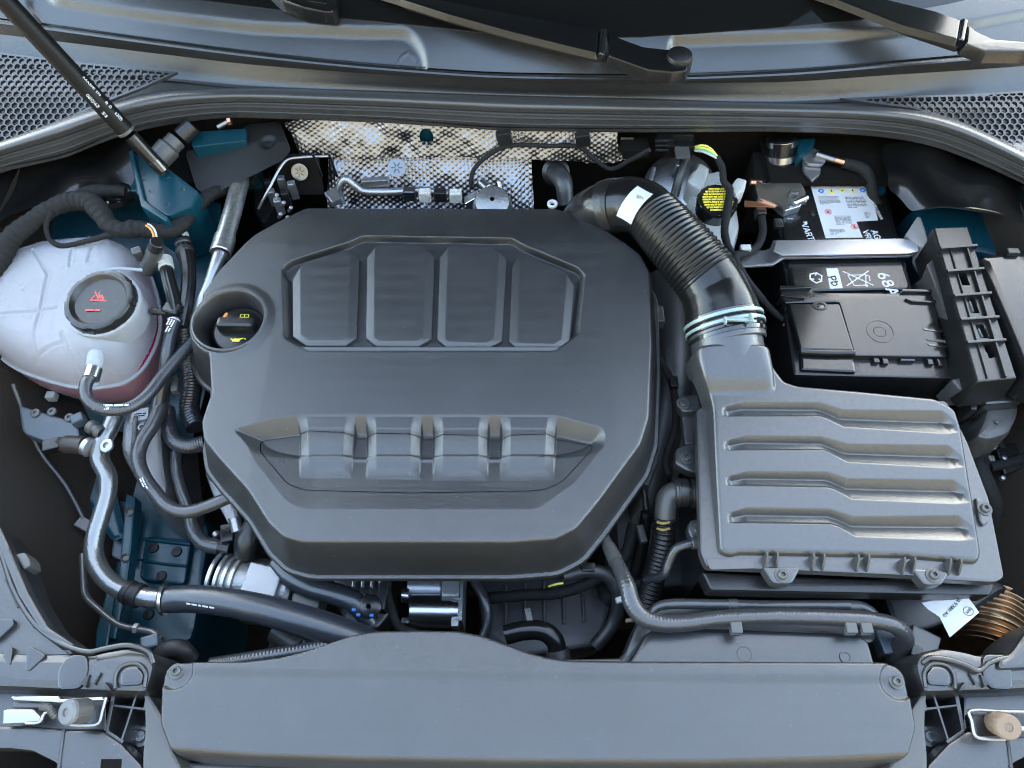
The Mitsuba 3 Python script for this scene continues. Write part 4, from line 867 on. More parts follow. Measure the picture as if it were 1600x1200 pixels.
# breather elbow on the left of the filter box
be = thing('breather_hose', 'grey elbow and corrugated hose leaving the left side of the filter box', 'hose')
part(be, 'elbow', ptube([(1072, 770, .80), (1056, 770, .802), (1044, 776, .80), (1040, 792, .795), (1039, 812, .785)], [19, 17.5, 17, 16.5, 16.5], n=36), 'pewter')
part(be, 'joint', cat_(cyl(P(1052, 770, .802), P(1074, 770, .802), .0215), cyl(P(1057, 770, .802), P(1061, 770, .802), .0232), cyl(P(1080, 771, .80), P(1086, 771, .80), .0222)), 'satin_plastic')
part(be, 'stub', cyl(P(1070, 771, .80), P(1122, 773, .80), .0175), 'satin_plastic')
part(be, 'corrugated_hose', ptube([(1039, 808, .787), (1037, 836, .77), (1031, 868, .745), (1022, 900, .72), (1014, 930, .70), (1008, 960, .68)], [16.5, 17, 17, 17, 17, 17], n=32, step=.0009, rf=corr(.0072, .085)), 'black_plastic', smooth=True)
for z, y in ((.786, 815), (.781, 825)): part(be, 'mark', ptube([(1027, y + 1, z + .011), (1036, y + 3, z + .0165), (1046, y + 1, z + .0145)], 2., n=8), 'yellow_mark', 'yellow ring mark')
bh = thing('vacuum_hose', 'thin black hose bending along the lower left corner of the filter box', 'hose')
part(bh, 'hose', ptube([(1098, 848, .83), (1076, 850, .832), (1056, 858, .828), (1046, 876, .815), (1036, 898, .80), (1010, 906, .77)], 7.0, n=20), 'hose_rubber')
part(bh, 'sleeve', cyl(P(1096, 848, .83), P(1080, 850, .832), .0078), 'pewter')

# ================================================================== battery
bat = thing('battery', 'black car battery with white warning label and white symbols under a metal clamp bar', 'battery')
ZB = .845
part(bat, 'case', pslab([(1206, 280), (1382, 274), (1402, 360), (1428, 450), (1444, 470), (1236, 470), (1222, 400)], ZB, .62, .006, .008), 'gloss_plastic')
part(bat, 'lid', pslab([(1234, 290), (1378, 284), (1392, 340), (1402, 376), (1226, 378), (1222, 330)], ZB + .006, ZB - .002, .003, .006), 'gloss_plastic')
part(bat, 'end_lid', pslab([(1230, 404), (1408, 402), (1424, 452), (1240, 456)], ZB + .006, ZB - .002, .004, .012), 'gloss_plastic')
zl = ZB + .0062
def bp(x, y, dz=0.): return P(x, y, zl + dz)
rd = bp(1318, 370) - bp(1300, 290); rd = np.array([.16, -1., 0]); rt = np.array([1., .16, 0])     # lettering reads towards the front
lb = part(bat, 'warning_label', pslab([(1266, 288), (1358, 286), (1372, 344), (1338, 346), (1348, 371), (1290, 372)], zl + .0004, zl - .0005, .0002), 'white_label', 'white label with warning signs and rows of print')
for i, (x, k) in enumerate(((1283, 'b'), (1299, 't'), (1316, 'd'), (1332, 't'), (1348, 'b'))):
    c = bp(x, 298.5 - .3 * i, .0007)
    sh = Point(0, 0).buffer(.0052) if k == 'b' else Polygon([(-.006, -.005), (.006, -.005), (0, .0055)]) if k == 't' else Polygon([(-.006, 0), (0, -.006), (.006, 0), (0, .006)])
    part(lb, {'b': 'mandatory_disc', 't': 'warning_triangle', 'd': 'hazard_diamond'}[k], flat(sh, c, (1, 0, 0), (0, 1, 0)), {'b': 'blue_print', 't': 'yellow_print', 'd': 'yellow_print'}[k])
    part(lb, 'pictogram', flat(Polygon([(-.0008, -.003), (.0008, -.003), (.0012, .002), (-.0012, .002)]) if k == 't' else Point(0, 0).buffer(.0022).difference(Point(0, .001).buffer(.001)), c + [0, 0, .0003], (1, 0, 0), (0, 1, 0)), 'white_label' if k == 'b' else 'black_print')
for x, y in ((1294, 331), (1335, 354)):
    part(lb, 'prohibition_ring', flat(unary_union([Point(0, 0).buffer(.0062).difference(Point(0, 0).buffer(.0050)), LineString([(-.004, .004), (.004, -.004)]).buffer(.0006)]), bp(x, y, .0005), (1, 0, 0), (0, 1, 0)), 'red_print')
    part(lb, 'pictogram', flat(Polygon([(-.0022, -.003), (.0022, -.003), (.0012, .003), (-.0012, .003)]), bp(x, y, .00045), (1, 0, 0), (0, 1, 0)), 'black_print')
for i, (x, y, w, h, n) in enumerate(((1296, 313, .038, .020, 7), (1338, 316, .036, .028, 8), (1318, 344, .030, .022, 8), (1308, 362, .026, .014, 5), (1356, 336, .012, .014, 5))):
    part(lb, 'print', micro(w, h, n, 70 + i, bp(x, y, .0005), (1, .0, 0), (0, 1, 0), .42), 'pewter', kind=None)
part(bat, 'lettering', text('VARTA', .011, bp(1264, 366), rd, rt, bold=True), 'white_print', 'white lettering on the case')
part(bat, 'emblem', flat(Polygon([(-.004, .004), (.005, 0), (-.004, -.004)]), bp(1259, 349), rd, rt), 'white_print', 'small white triangle')
part(bat, 'lettering', text('AGM', .011, bp(1371, 371), rd, rt, bold=True), 'white_print'); part(bat, 'lettering', text('VRLA', .0105, bp(1358, 372), rd, rt, bold=True), 'white_print')
part(bat, 'lettering', text('DANGER EXPLOSION', .0050, bp(1366, 320), rd, rt, bold=True), 'white_print'); part(bat, 'lettering', micro(.018, .002, 1, 77, bp(1238, 342), (1, 0, 0), (0, 1, 0), .6), 'white_print')
part(bat, 'lettering', text('68Ah', .019, bp(1391, 449), (.22, -1, 0), (1, .22, 0), bold=True), 'white_print', 'white 68Ah lettering')
pbp = part(bat, 'recycling_panel', pslab([(1291, 419), (1309, 419), (1317, 450), (1297, 451)], zl + .0004, zl - .0005, .0002), 'white_label', 'white panel lettered Pb')
part(pbp, 'lettering', text('Pb', .013, bp(1303, 439, .0005), (.22, -1, 0), (1, .22, 0), bold=True), 'black_print')
ch = []
for k in range(3):
    a = k * 2 * math.pi / 3; r = np.array([[math.cos(a), -math.sin(a)], [math.sin(a), math.cos(a)]])
    ch.append(LineString(np.array([(-.009, -.0045), (-.002, -.011), (.008, -.0075), (.004, -.002)]) @ r.T).buffer(.0012, cap_style='flat'))
part(bat, 'recycling_symbol', flat(unary_union(ch), bp(1275, 434), (1, 0, 0), (0, 1, 0)), 'white_print', 'white recycling arrows')
bn = unary_union([LineString([(-.021, .016), (.023, -.013)]).buffer(.0010), LineString([(-.021, -.014), (.022, .017)]).buffer(.0010), LineString([(-.015, .008), (.016, .009), (.011, -.013), (-.009, -.014), (-.015, .008)]).buffer(.0008), Point(.012, -.014).buffer(.0024), LineString([(.016, .009), (.021, .006), (.020, -.004)]).buffer(.0008)])
part(bat, 'bin_symbol', flat(bn, bp(1340, 436), (1, .0, 0), (0, 1, 0)), 'white_print', 'white crossed out bin symbol')
part(bat, 'vent_plug', cat_(rbox(P(1215, 352, ZB), .016, .02, .008), rbox(P(1268, 336, ZB + .004), .008, .012, .006)), 'black_plastic')
# clamp bar
cb = thing('battery_clamp', 'silver metal bar bolted across the battery', 'clamp')
part(cb, 'bar', cat_(pslab([(1212, 375), (1408, 372), (1434, 378), (1436, 393), (1420, 396), (1222, 399), (1208, 392)], .868, .864, .0015, .002)), 'zinc')
part(cb, 'left_end', cat_(sheet(loft([np.array([P(1160, 392, .845), P(1158, 414, .845)]), np.array([P(1196, 391, .846), P(1196, 413, .846)]), np.array([P(1203, 388, .850), P(1206, 410, .850)]), np.array([P(1208, 376, .865), P(1220, 399, .865)]), np.array([P(1216, 375, .8675), P(1226, 399, .8675)])], closed=False), .0035)), 'zinc')
pltp = np.array([P(1412, 372, .862), P(1432, 340, .905), P(1437, 341, .906), P(1458, 390, .872), P(1456, 398, .868), P(1436, 431, .83), P(1432, 430, .83), P(1430, 408, .835), P(1428, 396, .85)])
c0 = pltp.mean(0); nrm_ = np.linalg.svd(pltp - c0)[2][2]; pltp = pltp - ((pltp - c0) @ nrm_)[:, None] * nrm_
part(cb, 'upright_plate', loft([pltp - nrm_ * .0018, pltp + nrm_ * .0018], True, True), 'zinc', 'upright end plate')
part(cb, 'lip', pslab([(1160, 413), (1206, 410), (1224, 399), (1420, 396), (1430, 394), (1430, 397), (1420, 400), (1226, 403), (1208, 414), (1160, 417)], .862, .858, .001), 'zinc')
# negative terminal and cables
tn = thing('battery_terminal', 'silver battery terminal clamp with copper ended cable', 'terminal')
part(tn, 'clamp', pslab([(1180, 280), (1196, 286), (1230, 276), (1248, 262), (1252, 284), (1260, 300), (1252, 322), (1226, 330), (1214, 318), (1186, 308)], .868, .852, .003, .004), 'bright_metal')
part(tn, 'post', lathe([(0, .009), (.012, .0085), (.014, .006), (.014, .0004)], P(1238, 306, .866), n=28), 'pewter'); part(tn, 'nut', lathe([(0, .0085), (.008, .0085), (.009, .0075)], P(1253, 315, .866), n=6, cap1=True), 'bright_metal')
part(tn, 'stud', cyl(P(1240, 318, .874), P(1262, 308, .876), .0048), 'bright_metal')
part(tn, 'copper_end', cyl(P(1172, 285, .862), P(1190, 286, .862), .006), 'copper')
part(tn, 'grey_block', rbox(P(1268, 268, .84), .04, .026, .024, (1, -.1, 0), (.1, 1, 0), .004), 'pewter'); part(tn, 'copper_strip', pslab([(1164, 313), (1212, 316), (1212, 324), (1164, 322)], .862, .858, .001), 'copper')
gc = thing('ground_cable', 'thick cable with copper sleeve and silver lug behind the battery', 'cable')
part(gc, 'lug', cat_(pslab([(1248, 238), (1262, 228), (1280, 234), (1294, 246), (1286, 258), (1262, 256)], .885, .88, .002, .004), pslab([(1254, 250), (1284, 246), (1282, 272), (1270, 282), (1256, 266)], .878, .872, .002, .004)), 'zinc')
part(gc, 'sleeve', cyl(P(1282, 244, .887), P(1320, 254, .884), .0062), 'copper'); part(gc, 'crimp', cyl(P(1274, 241, .888), P(1304, 250, .886), .0070), 'foil')
part(gc, 'cable', ptube([(1318, 254, .884), (1338, 260, .88), (1352, 268, .875), (1360, 284, .865), (1366, 310, .85), (1384, 340, .83)], [8, 9, 9.5, 9, 8, 8], n=18, rf=tape(81, .06)), 'tape')
part(gc, 'eyelet', lathe([(0, .0085), (.003, .0085), (.004, .006), (.002, .004), (.002, .0003)], P(1311, 272, .865), n=24), 'pewter')
cp2 = thing('clamp_ring', 'round silver housing with a bright strap left of the battery terminal', 'housing')
part(cp2, 'drum', cyl(P(1218, 262, .85), P(1222, 216, .90), .026, bev=.004, n=40), 'gloss_plastic'); part(cp2, 'strap', lathe([(0, .0262), (0, .0275), (.012, .0275), (.012, .0262)], P(1219, 250, .864), P(1222, 216, .90) - P(1218, 262, .85), 40), 'bright_metal')
part(cp2, 'strap', lathe([(0, .0262), (0, .0275), (.010, .0275), (.010, .0262)], P(1221, 226, .888), P(1222, 216, .90) - P(1218, 262, .85), 40), 'bright_metal')
pc2 = thing('plug_connector', 'black plug with a thin cable left of the battery', 'plug')
part(pc2, 'body', cat_(rbox(P(1188, 308, .84), .022, .05, .022, (1, .1, 0), (-.1, 1, 0), .004), rbox(P(1186, 338, .84), .018, .02, .018, bev=.003)), 'black_plastic')
part(pc2, 'cable', ptube([(1190, 340, .85), (1192, 362, .85), (1184, 384, .855), (1164, 396, .86), (1148, 402, .865), (1162, 430, .86), (1186, 462, .85), (1212, 490, .845), (1232, 505, .84)], [6, 6, 6, 6, 8, 6, 6, 5, 4], n=14, rf=tape(83, .07, .01)), 'tape')
part(pc2, 'white_tag', rbox(P(1164, 390, .862), .018, .012, .008), 'white_plastic'); part(pc2, 'copper_tip', cyl(P(1224, 506, .845), P(1231, 512, .842), .003), 'copper')

# cover over the positive terminal
bc = thing('battery_cover', 'black plastic cover with hinged flap over the front end of the battery', 'cover')
ZP = .868
part(bc, 'plate', pslab([(1219, 454), (1268, 450), (1270, 456), (1412, 458), (1414, 452), (1456, 454), (1460, 466), (1470, 520), (1481, 558), (1334, 556), (1310, 472), (1226, 474)], ZP, ZP - .012, .003, .004), 'gloss_dark', 'flat main plate')
part(bc, 'skirt', pslab([(1224, 470), (1464, 466), (1500, 592), (1240, 586)], ZP - .012, .70, .004, .006, .003), 'black_plastic')
fk_ = part(bc, 'flap', pslab([(1232, 474), (1312, 474), (1335, 548), (1250, 546)], ZP + .006, ZP - .010, .003, .004), 'gloss_dark', 'hinged flap at the left')
part(bc, 'flap_front', pslab([(1250, 552), (1334, 552), (1338, 582), (1252, 578)], ZP - .006, ZP - .05, .004, .004, .004), 'gloss_dark')
part(bc, 'flap_fold', ptube([(1250, 549, ZP + .0), (1292, 551, ZP + .0), (1335, 551, ZP + .0)], 5, n=12), 'gloss_dark')
part(fk_, 'eyelet', place(lathe([(0, .013), (.0015, .013), (.0018, .008), (.001, .007)], (0, 0, 0), n=28, mod=lambda th, i: 1 - .35 * np.abs(np.sin(th))), P(1281, 478, ZP + .006), (1, 0, 0), (0, 1, 0)), 'black_plastic'); part(fk_, 'catch', rbox(P(1282, 480, ZP + .006), .010, .006, .002), 'shiny_black')
part(bc, 'front_wall', pslab([(1337, 560), (1484, 564), (1496, 592), (1342, 584)], ZP - .012, ZP - .05, .003, .003, .004), 'gloss_dark')
for x, y, w in ((1366, 563, .010), (1380, 565, .010), (1414, 561, .024), (1450, 566, .010), (1466, 568, .010)):
    part(bc, 'clip', rbox(P(x, y, ZP - .012), w, .016, .007, (1, -.02, 0), (.02, 1, 0), .0015), 'gloss_dark')
part(bc, 'edge_bar', pslab([(1219, 446), (1268, 446), (1268, 450), (1219, 451)], ZP + .006, ZP - .02, .001), 'gloss_dark'); part(bc, 'edge_bar', pslab([(1410, 451), (1456, 452), (1456, 456), (1410, 455)], ZP + .006, ZP - .02, .001), 'gloss_dark')
part(bc, 'edge_bar', pslab([(1220, 457), (1258, 462), (1258, 466), (1220, 462)], ZP + .005, ZP - .02, .001), 'gloss_dark'); part(bc, 'edge_bar', pslab([(1415, 466), (1462, 468), (1462, 473), (1426, 471)], ZP + .005, ZP - .02, .001), 'gloss_dark')
for r, w in ((.0095, .0012), (.021, .0005)): part(bc, 'ring_mark', lathe([(0, r + w), (.0008, r + w * .5), (.0008, r - w * .5), (0, r - w)], P(1375, 518, ZP), n=48), 'gloss_dark')
for y in (514, 530, 538): part(bc, 'slot', pslab([(1442 + (y - 514) * .3, y - 1), (1472 + (y - 514) * .3, y + 1), (1474 + (y - 514) * .3, y + 5), (1446 + (y - 514) * .3, y + 2)], ZP + .0012, ZP - .002, .0005), 'shiny_black' if y != 530 else 'pewter')
single('battery_tray', cat_(pslab([(1226, 588), (1500, 600), (1512, 614), (1310, 612), (1240, 604)], .80, .77, .003, .004)), 'pewter', 'olive grey tray edge between battery cover and filter box', 'tray')

# ================================================================== fuse box at the right
fb = thing('fuse_box', 'dark ribbed fuse box column with slots right of the battery', 'fuse box')
ZF = .905
colq = ccw(PP([(1460, 356), (1512, 354), (1588, 590), (1528, 596)], ZF)); slots = [ccw(PP(q, ZF)) for q in ([(1497, 427), (1509, 427), (1516, 446), (1504, 446)], [(1510, 464), (1522, 464), (1531, 489), (1517, 489)], [(1524, 507), (1536, 507), (1546, 528), (1532, 528)], [(1536, 538), (1548, 536), (1560, 556), (1546, 560)])]
def z_fb(X, Y):
    z = np.full(X.shape, ZF)
    for s in slots: z = z - .022 * sst(.0, -.0016, sdf(s, X, Y))
    return z - np.minimum(wall(sdf(colq, X, Y), .003, 82), .06)
part(fb, 'column', hfield(np.array(Polygon(colq).buffer(.010).exterior.coords)[:-1], z_fb, .0013), 'black_plastic', smooth=30)
ln = lambda t, s: (1460 + 68 * t + (52 - 4 * t) * s + 9 * t * s, 356 + 240 * t - 4 * s)
for t in (.12, .27, .43, .585, .735): part(fb, 'cross_rib', pslab([ln(t, .04), ln(t, 1.12), ln(t + .016, 1.12), ln(t + .016, .04)], ZF + .009, ZF - .004, .001), 'black_plastic')
part(fb, 'long_rib', pslab([ln(.13, .78), ln(.13, .84), ln(.98, .84), ln(.98, .78)], ZF + .0065, ZF - .004, .001), 'black_plastic'); part(fb, 'long_rib', pslab([ln(.13, .28), ln(.13, .32), ln(.98, .32), ln(.98, .28)], ZF + .003, ZF - .004, .001), 'black_plastic')
part(fb, 'slot_blade', pslab([(1513, 468), (1517, 468), (1526, 487), (1522, 487)], ZF - .010, ZF - .02, .0005), 'white_plastic'); part(fb, 'slot_blade', pslab([(1528, 512), (1531, 512), (1538, 526), (1535, 526)], ZF - .010, ZF - .02, .0005), 'white_plastic')
part(fb, 'lid', pslab([(1530, 398), (1580, 392), (1690, 394), (1760, 640), (1612, 592), (1574, 500)], .915, .86, .012, .015, .004), 'gloss_dark', 'smooth lid at the right edge')
part(fb, 'latch', rbox(P(1580, 396, .915), .02, .012, .008, bev=.002), 'black_plastic')
ch_ = thing('battery_channel', 'olive grey moulded wall between battery and fuse box', 'partition')
part(ch_, 'wall', loft([np.array([P(x, y, .86 + .012 * k) for x, y, k in r]) for r in ([(1424, 446, -3), (1436, 470, -4), (1470, 560, -5), (1484, 604, -5)], [(1440, 436, 0), (1452, 466, 0), (1490, 566, 0), (1500, 598, 0)], [(1448, 414, 2), (1462, 450, 2), (1506, 566, 1.5), (1512, 588, 1.5)], [(1462, 400, 2), (1474, 440, 2), (1516, 560, 1.5), (1524, 588, 1.5)], [(1470, 398, 0), (1484, 440, 0), (1524, 560, 0), (1534, 590, 0)])], closed=False), 'pewter', smooth=70)
part(ch_, 'end_foot', pslab([(1486, 592), (1526, 584), (1560, 590), (1556, 602), (1500, 610)], .872, .82, .004, .005), 'pewter')
lc = thing('loom_connector', 'grey black connector with cable boot below the fuse box', 'connector')
part(lc, 'body', cat_(pslab([(1532, 600), (1588, 598), (1598, 628), (1540, 632)], .85, .80, .004, .004), pslab([(1512, 606), (1530, 604), (1528, 640), (1518, 640)], .84, .80, .003)), 'satin_plastic')
part(lc, 'slot', pslab([(1560, 602), (1574, 602), (1578, 606), (1562, 607)], .8505, .848, .0005), 'shiny_black')
part(lc, 'boot', pslab([(1544, 630), (1596, 630), (1594, 650), (1580, 678), (1546, 688), (1524, 682), (1538, 654)], .83, .75, .012, .012, .006), 'pewter', 'grey cable boot')
part(lc, 'knob', lathe([(0, .004), (.003, .003), (.0035, .0003)], P(1557, 660, .831), n=16), 'pewter')
dh = thing('loom_sleeve', 'dark cloth sleeve hanging behind the right side of the filter box', 'cable sleeve')
part(dh, 'sleeve', ptube([(1532, 704, .76), (1530, 730, .755), (1540, 760, .75), (1550, 785, .735), (1548, 820, .70)], [14, 14, 15, 14, 12], n=22, rf=tape(91, .05)), 'tape'); part(dh, 'clip', cat_(rbox(P(1534, 700, .765), .034, .012, .016), rbox(P(1550, 699, .78), .01, .01, .004), rbox(P(1548, 717, .78), .01, .01, .004)), 'pewter')
part(dh, 'side_cable', ptube([(1546, 730, .74), (1572, 724, .74), (1610, 712, .74)], 8, n=14, rf=tape(92)), 'tape')

# ================================================================== brake fluid reservoir, booster, plugs
rv = thing('brake_fluid_reservoir', 'white brake fluid reservoir with black cap printed in yellow', 'fluid reservoir')
part(rv, 'tank', pslab([(1078, 296), (1096, 270), (1130, 262), (1150, 300), (1158, 352), (1148, 388), (1124, 392), (1104, 372), (1090, 340)], .83, .72, .012, .012), 'white_plastic')
part(rv, 'upper_block', pslab([(1072, 282), (1092, 252), (1110, 262), (1098, 300)], .85, .80, .006, .006), 'white_plastic')
cpr = P(1121, 314, .862); rvc = part(rv, 'cap', lathe([(-.03, .034), (-.012, .034), (-.010, .0365), (.000, .0365), (.003, .034), (.003, .0004)], cpr, (-.02, -.1, 1), 56, lambda th, i: 1 + .02 * np.cos(16 * th) * (2 <= i <= 3)), 'shiny_black', 'black cap with yellow print')
from shapely.geometry import MultiPolygon
ylines = []; rg = np.random.default_rng(5)
for i in range(9):
    y = .024 - i * .0058; w = 2 * math.sqrt(max(.028 ** 2 - y * y, 0)) * .98; x = -w / 2
    while x < w / 2 - .002:
        q = min(rg.uniform(.003, .012), w / 2 - x); ylines.append(Polygon([(x, y - .0019), (x + q, y - .0019), (x + q, y + .0019), (x, y + .0019)])); x += q + .0009
part(rvc, 'print', flat(MultiPolygon(ylines), cpr + np.array([-.00, -.0004, .0036]), (1, 0, .02), (0, 1, .1)), 'yellow_print', 'rows of yellow print')
bb_ = thing('brake_booster', 'silver round brake booster partly hidden under the plug', 'brake booster')
part(bb_, 'drum', lathe([(0, .06), (.004, .066), (.03, .068), (.036, .062), (.040, .050), (.048, .046), (.052, .03), (.053, .001)], P(1060, 300, .77), (-.2, -.4, .9), 56), 'zinc'); part(bb_, 'stud', cyl(P(1052, 276, .84), P(1060, 256, .87), .005), 'zinc'); part(bb_, 'stud', cyl(P(1086, 262, .84), P(1090, 284, .84), .010), 'zinc')
part(bb_, 'strap', ptube([(1070, 250, .87), (1062, 275, .858), (1054, 306, .83)], 7, n=12), 'rubber'); part(bb_, 'strap', ptube([(1022, 262, .88), (1016, 285, .868), (1010, 310, .85)], 4, n=12), 'rubber')
fq = thing('fuse_plug', 'black ribbed plug block with yellow and green wires under the seal', 'plug')
part(fq, 'body', cat_(rbox(P(1058, 236, .89), .052, .034, .026, bev=.004), rbox(P(1036, 226, .90), .030, .026, .022, bev=.003), rbox(P(1062, 218, .905), .044, .018, .018, bev=.003)), 'gloss_plastic'); part(fq, 'clip', rbox(P(1066, 240, .915), .026, .028, .004, bev=.0015), 'pewter')
for i in range(3): part(fq, 'ridge', rbox(P(1034, 222 + 7 * i, .921), .024, .003, .004), 'black_plastic')
for i, (m_, a) in enumerate((('yellow_wire', 0), ('green_wire', 3), ('yellow_wire', -4), ('white_plastic', 6))): part(fq, 'wire', ptube([(1086, 232 + a * .6, .905), (1098, 231 + a, .912), (1110, 236 + a, .91), (1121, 246 + a * .3, .903)], 1.7, n=8), m_)
part(fq, 'sheath', ptube([(1120, 245, .903), (1128, 262, .893), (1131, 284, .885), (1140, 296, .875), (1136, 330, .865), (1132, 362, .86), (1140, 392, .862), (1150, 402, .866)], [5, 5.5, 5.5, 6, 7, 6, 6, 7], n=14, rf=tape(88, .06, .01)), 'tape')
part(fq, 'bracket', pslab([(968, 216), (1012, 214), (1016, 234), (976, 236)], .90, .88, .002, .003), 'felt'); part(fq, 'pin_strip', rbox(P(980, 217, .902), .024, .004, .003), 'zinc')
wp = thing('washer_plug', 'pale grey plastic plug right of the yellow printed cap', 'plug')
part(wp, 'body', pslab([(1140, 292), (1152, 276), (1168, 280), (1164, 296), (1150, 306)], .872, .84, .005, .004), 'white_plastic'); part(wp, 'stem', cyl(P(1150, 302, .85), P(1146, 320, .84), .006), 'white_plastic')
rl_ = thing('relay_box', 'black box and lead behind the battery terminal', 'relay box')
part(rl_, 'box', pslab([(1176, 236), (1204, 236), (1210, 300), (1178, 304)], .86, .75, .004, .004), 'felt')
# dark ducting between engine cover and filter box
dk = thing('charge_pipe', 'dark charge air pipe deep between engine cover and filter box', 'pipe')
part(dk, 'pipe', ptube([(1040, 440, .70), (1046, 520, .70), (1046, 600, .69), (1030, 690, .66), (1010, 780, .62), (980, 860, .56)], [34, 36, 36, 32, 28, 26], n=30), 'rubber')
part(dk, 'bracket', cat_(rbox(P(1026, 500, .80), .02, .034, .02, bev=.003)), 'pewter'); part(dk, 'cable', ptube([(1010, 640, .74), (1024, 690, .72), (1006, 740, .70), (1010, 800, .68)], 5, n=12), 'rubber')
sh = thing('support_strut', 'dark upright strut with a bluish clip between engine cover and breather hose', 'strut')
part(sh, 'strut', ptube([(1010, 800, .70), (1004, 850, .66), (992, 900, .62)], [9, 10, 10], n=12), 'black_plastic'); part(sh, 'clip', rbox(P(1002, 836, .705), .012, .03, .01, (1, .2, 0), (-.2, 1, 0)), 'pewter')
# ================================================================== radiator cover panel
rc = thing('radiator_cover', 'smooth grey black panel over the radiator along the bottom edge', 'radiator cover')
ZR = .862
rq = [(254, 1064), (258, 1048), (272, 1037), (330, 1036), (380, 1036), (440, 1029), (482, 1018), (520, 1005), (552, 994), (590, 988), (650, 987), (715, 988), (752, 995), (784, 1006), (820, 1020), (856, 1030), (890, 1034), (1000, 1035.5), (1380, 1037), (1402, 1042), (1414, 1056), (1420, 1080), (1432, 1135), (1420, 1184), (1300, 1192), (1100, 1198), (800, 1197), (560, 1191), (300, 1180), (266, 1172), (250, 1130)]
rp_ = ccw(PP(rq, ZR)); rp_ = fillet(rp_, .006, 3)
ra_ = PP([(200, 1040), (290, 1041.5), (400, 1043), (800, 1048), (1100, 1052), (1380, 1054), (1460, 1054)], ZR); ra_ = ra_[np.argsort(ra_[:, 0])]
rb_ = PP([(200, 1166), (262, 1170), (400, 1179), (560, 1184), (800, 1188), (1100, 1189), (1300, 1184), (1420, 1178), (1460, 1174)], ZR); rb_ = rb_[np.argsort(rb_[:, 0])]
sc = [P(274, 1048, ZR), P(1403, 1064, ZR)]
def z_rc(X, Y):
    e = Y - np.interp(X, ra_[:, 0], ra_[:, 1]); z = ZR + .0024 * sst(-.0125, .0, e) + .055 * np.minimum(0, Y + .40) 
    b = np.interp(X, rb_[:, 0], rb_[:, 1]) - Y; z = z - np.minimum(np.maximum(b + .003, 0) ** 2 * 160, .03)
    for c in sc: z = z - .0045 * sst(.0235, .0205, np.hypot(X - c[0], Y - c[1]))
    d = sdf(rp_, X, Y); return z - wall(d, .003, 80)
part(rc, 'panel', hfield(np.array(Polygon(rp_).buffer(.006).exterior.coords)[:-1], z_rc, .0016), 'cover_plastic', smooth=50)
for c in sc:
    part(rc, 'screw', screw(np.array([c[0], c[1], ZR - .0045]), .0062), 'pewter')
single('bumper_edge', pslab([(150, 1186), (300, 1190), (560, 1198), (800, 1205), (1300, 1200), (1440, 1194), (1500, 1290), (100, 1290)], .80, .74, .006, .01), 'satin_plastic', 'strip of the front bumper at the very bottom of the picture', 'bumper')
# shroud panel and pipes behind it
fs = thing('fan_shroud', 'grey plastic fan shroud behind the right half of the radiator cover', 'fan shroud')
part(fs, 'shroud', pslab([(984, 1032), (1010, 988), (1034, 978), (1344, 990), (1358, 1000), (1368, 1036), (1380, 1060), (960, 1060)], .80, .70, .008, .012, .01), 'satin_plastic')
part(fs, 'back_ledge', pslab([(958, 1034), (976, 1020), (1000, 962), (1016, 944), (1044, 936), (1340, 940), (1362, 948), (1374, 990), (1366, 1006), (1012, 998), (984, 1040), (960, 1044)], .77, .70, .006, .01), 'satin_plastic')
part(fs, 'boss', lathe([(0, .0085), (.002, .0082), (.002, .006), (.001, .0055), (.001, .0004)], P(1321, 1027, .80), n=28), 'satin_plastic'); part(fs, 'boss', lathe([(0, .0105), (.0006, .0102), (.0006, .0096), (0, .0093)], P(1163, 1022, .80), n=28), 'satin_plastic')
part(fs, 'lower_frame', pslab([(880, 1030), (968, 1028), (980, 1040), (900, 1046)], .80, .78, .003), 'satin_plastic')
r1 = thing('coolant_return_pipe', 'ribbed silver grey pipe clipped along the back of the fan shroud', 'pipe')
part(r1, 'pipe', ptube([(922, 800, .775), (935, 824, .785), (950, 852, .80), (966, 884, .815), (980, 916, .828), (988, 944, .826), (1006, 966, .824), (1036, 974, .822), (1074, 973, .82), (1110, 968, .82), (1146, 965, .82), (1200, 963, .82), (1260, 964, .82), (1320, 966, .82), (1370, 970, .818), (1402, 980, .81), (1414, 1000, .79), (1400, 1022, .76), (1392, 1050, .72)],
                       [7.5, 8, 9, 11, 13, 14, 14, 13.5, 13, 12.5, 12.5, 12.5, 12.5, 12.5, 12.5, 13, 14, 14, 14], n=26, step=.0015, rf=lambda s, th: 1 + .02 * np.cos(2 * np.pi * s / .005)), 'hose_dark', smooth=50)
part(r1, 'clamp', cyl(P(933, 821, .784), P(938, 830, .788), .0098), 'zinc'); 
part(r1, 'sleeve', ptube([(951, 854, .801), (962, 877, .812)], [10.4, 12], n=20), 'pewter')
for x in (1148, 1326, 1350): part(r1, 'clip', cat_(rbox(P(x, 979, .818), .016, .022, .010, bev=.002), rbox(P(x, 988, .818), .015, .010, .007, bev=.002)), 'pewter')
r2 = thing('steel_pipe', 'second smooth grey pipe just behind the ribbed one', 'pipe')
part(r2, 'pipe', ptube([(1012, 966, .80), (1024, 950, .802), (1046, 944, .804), (1100, 944, .805), (1200, 946, .805), (1300, 946, .805), (1344, 948, .805), (1364, 960, .80), (1370, 980, .79)], [6, 7, 8, 8, 8, 8, 8.5, 8.5, 8], n=22), 'hose_dark')
for x, y in ((1145, 945), (1334, 948)): part(r2, 'band', cyl(P(x - 8, y, .805), P(x + 8, y, .805), .0082), 'pewter')

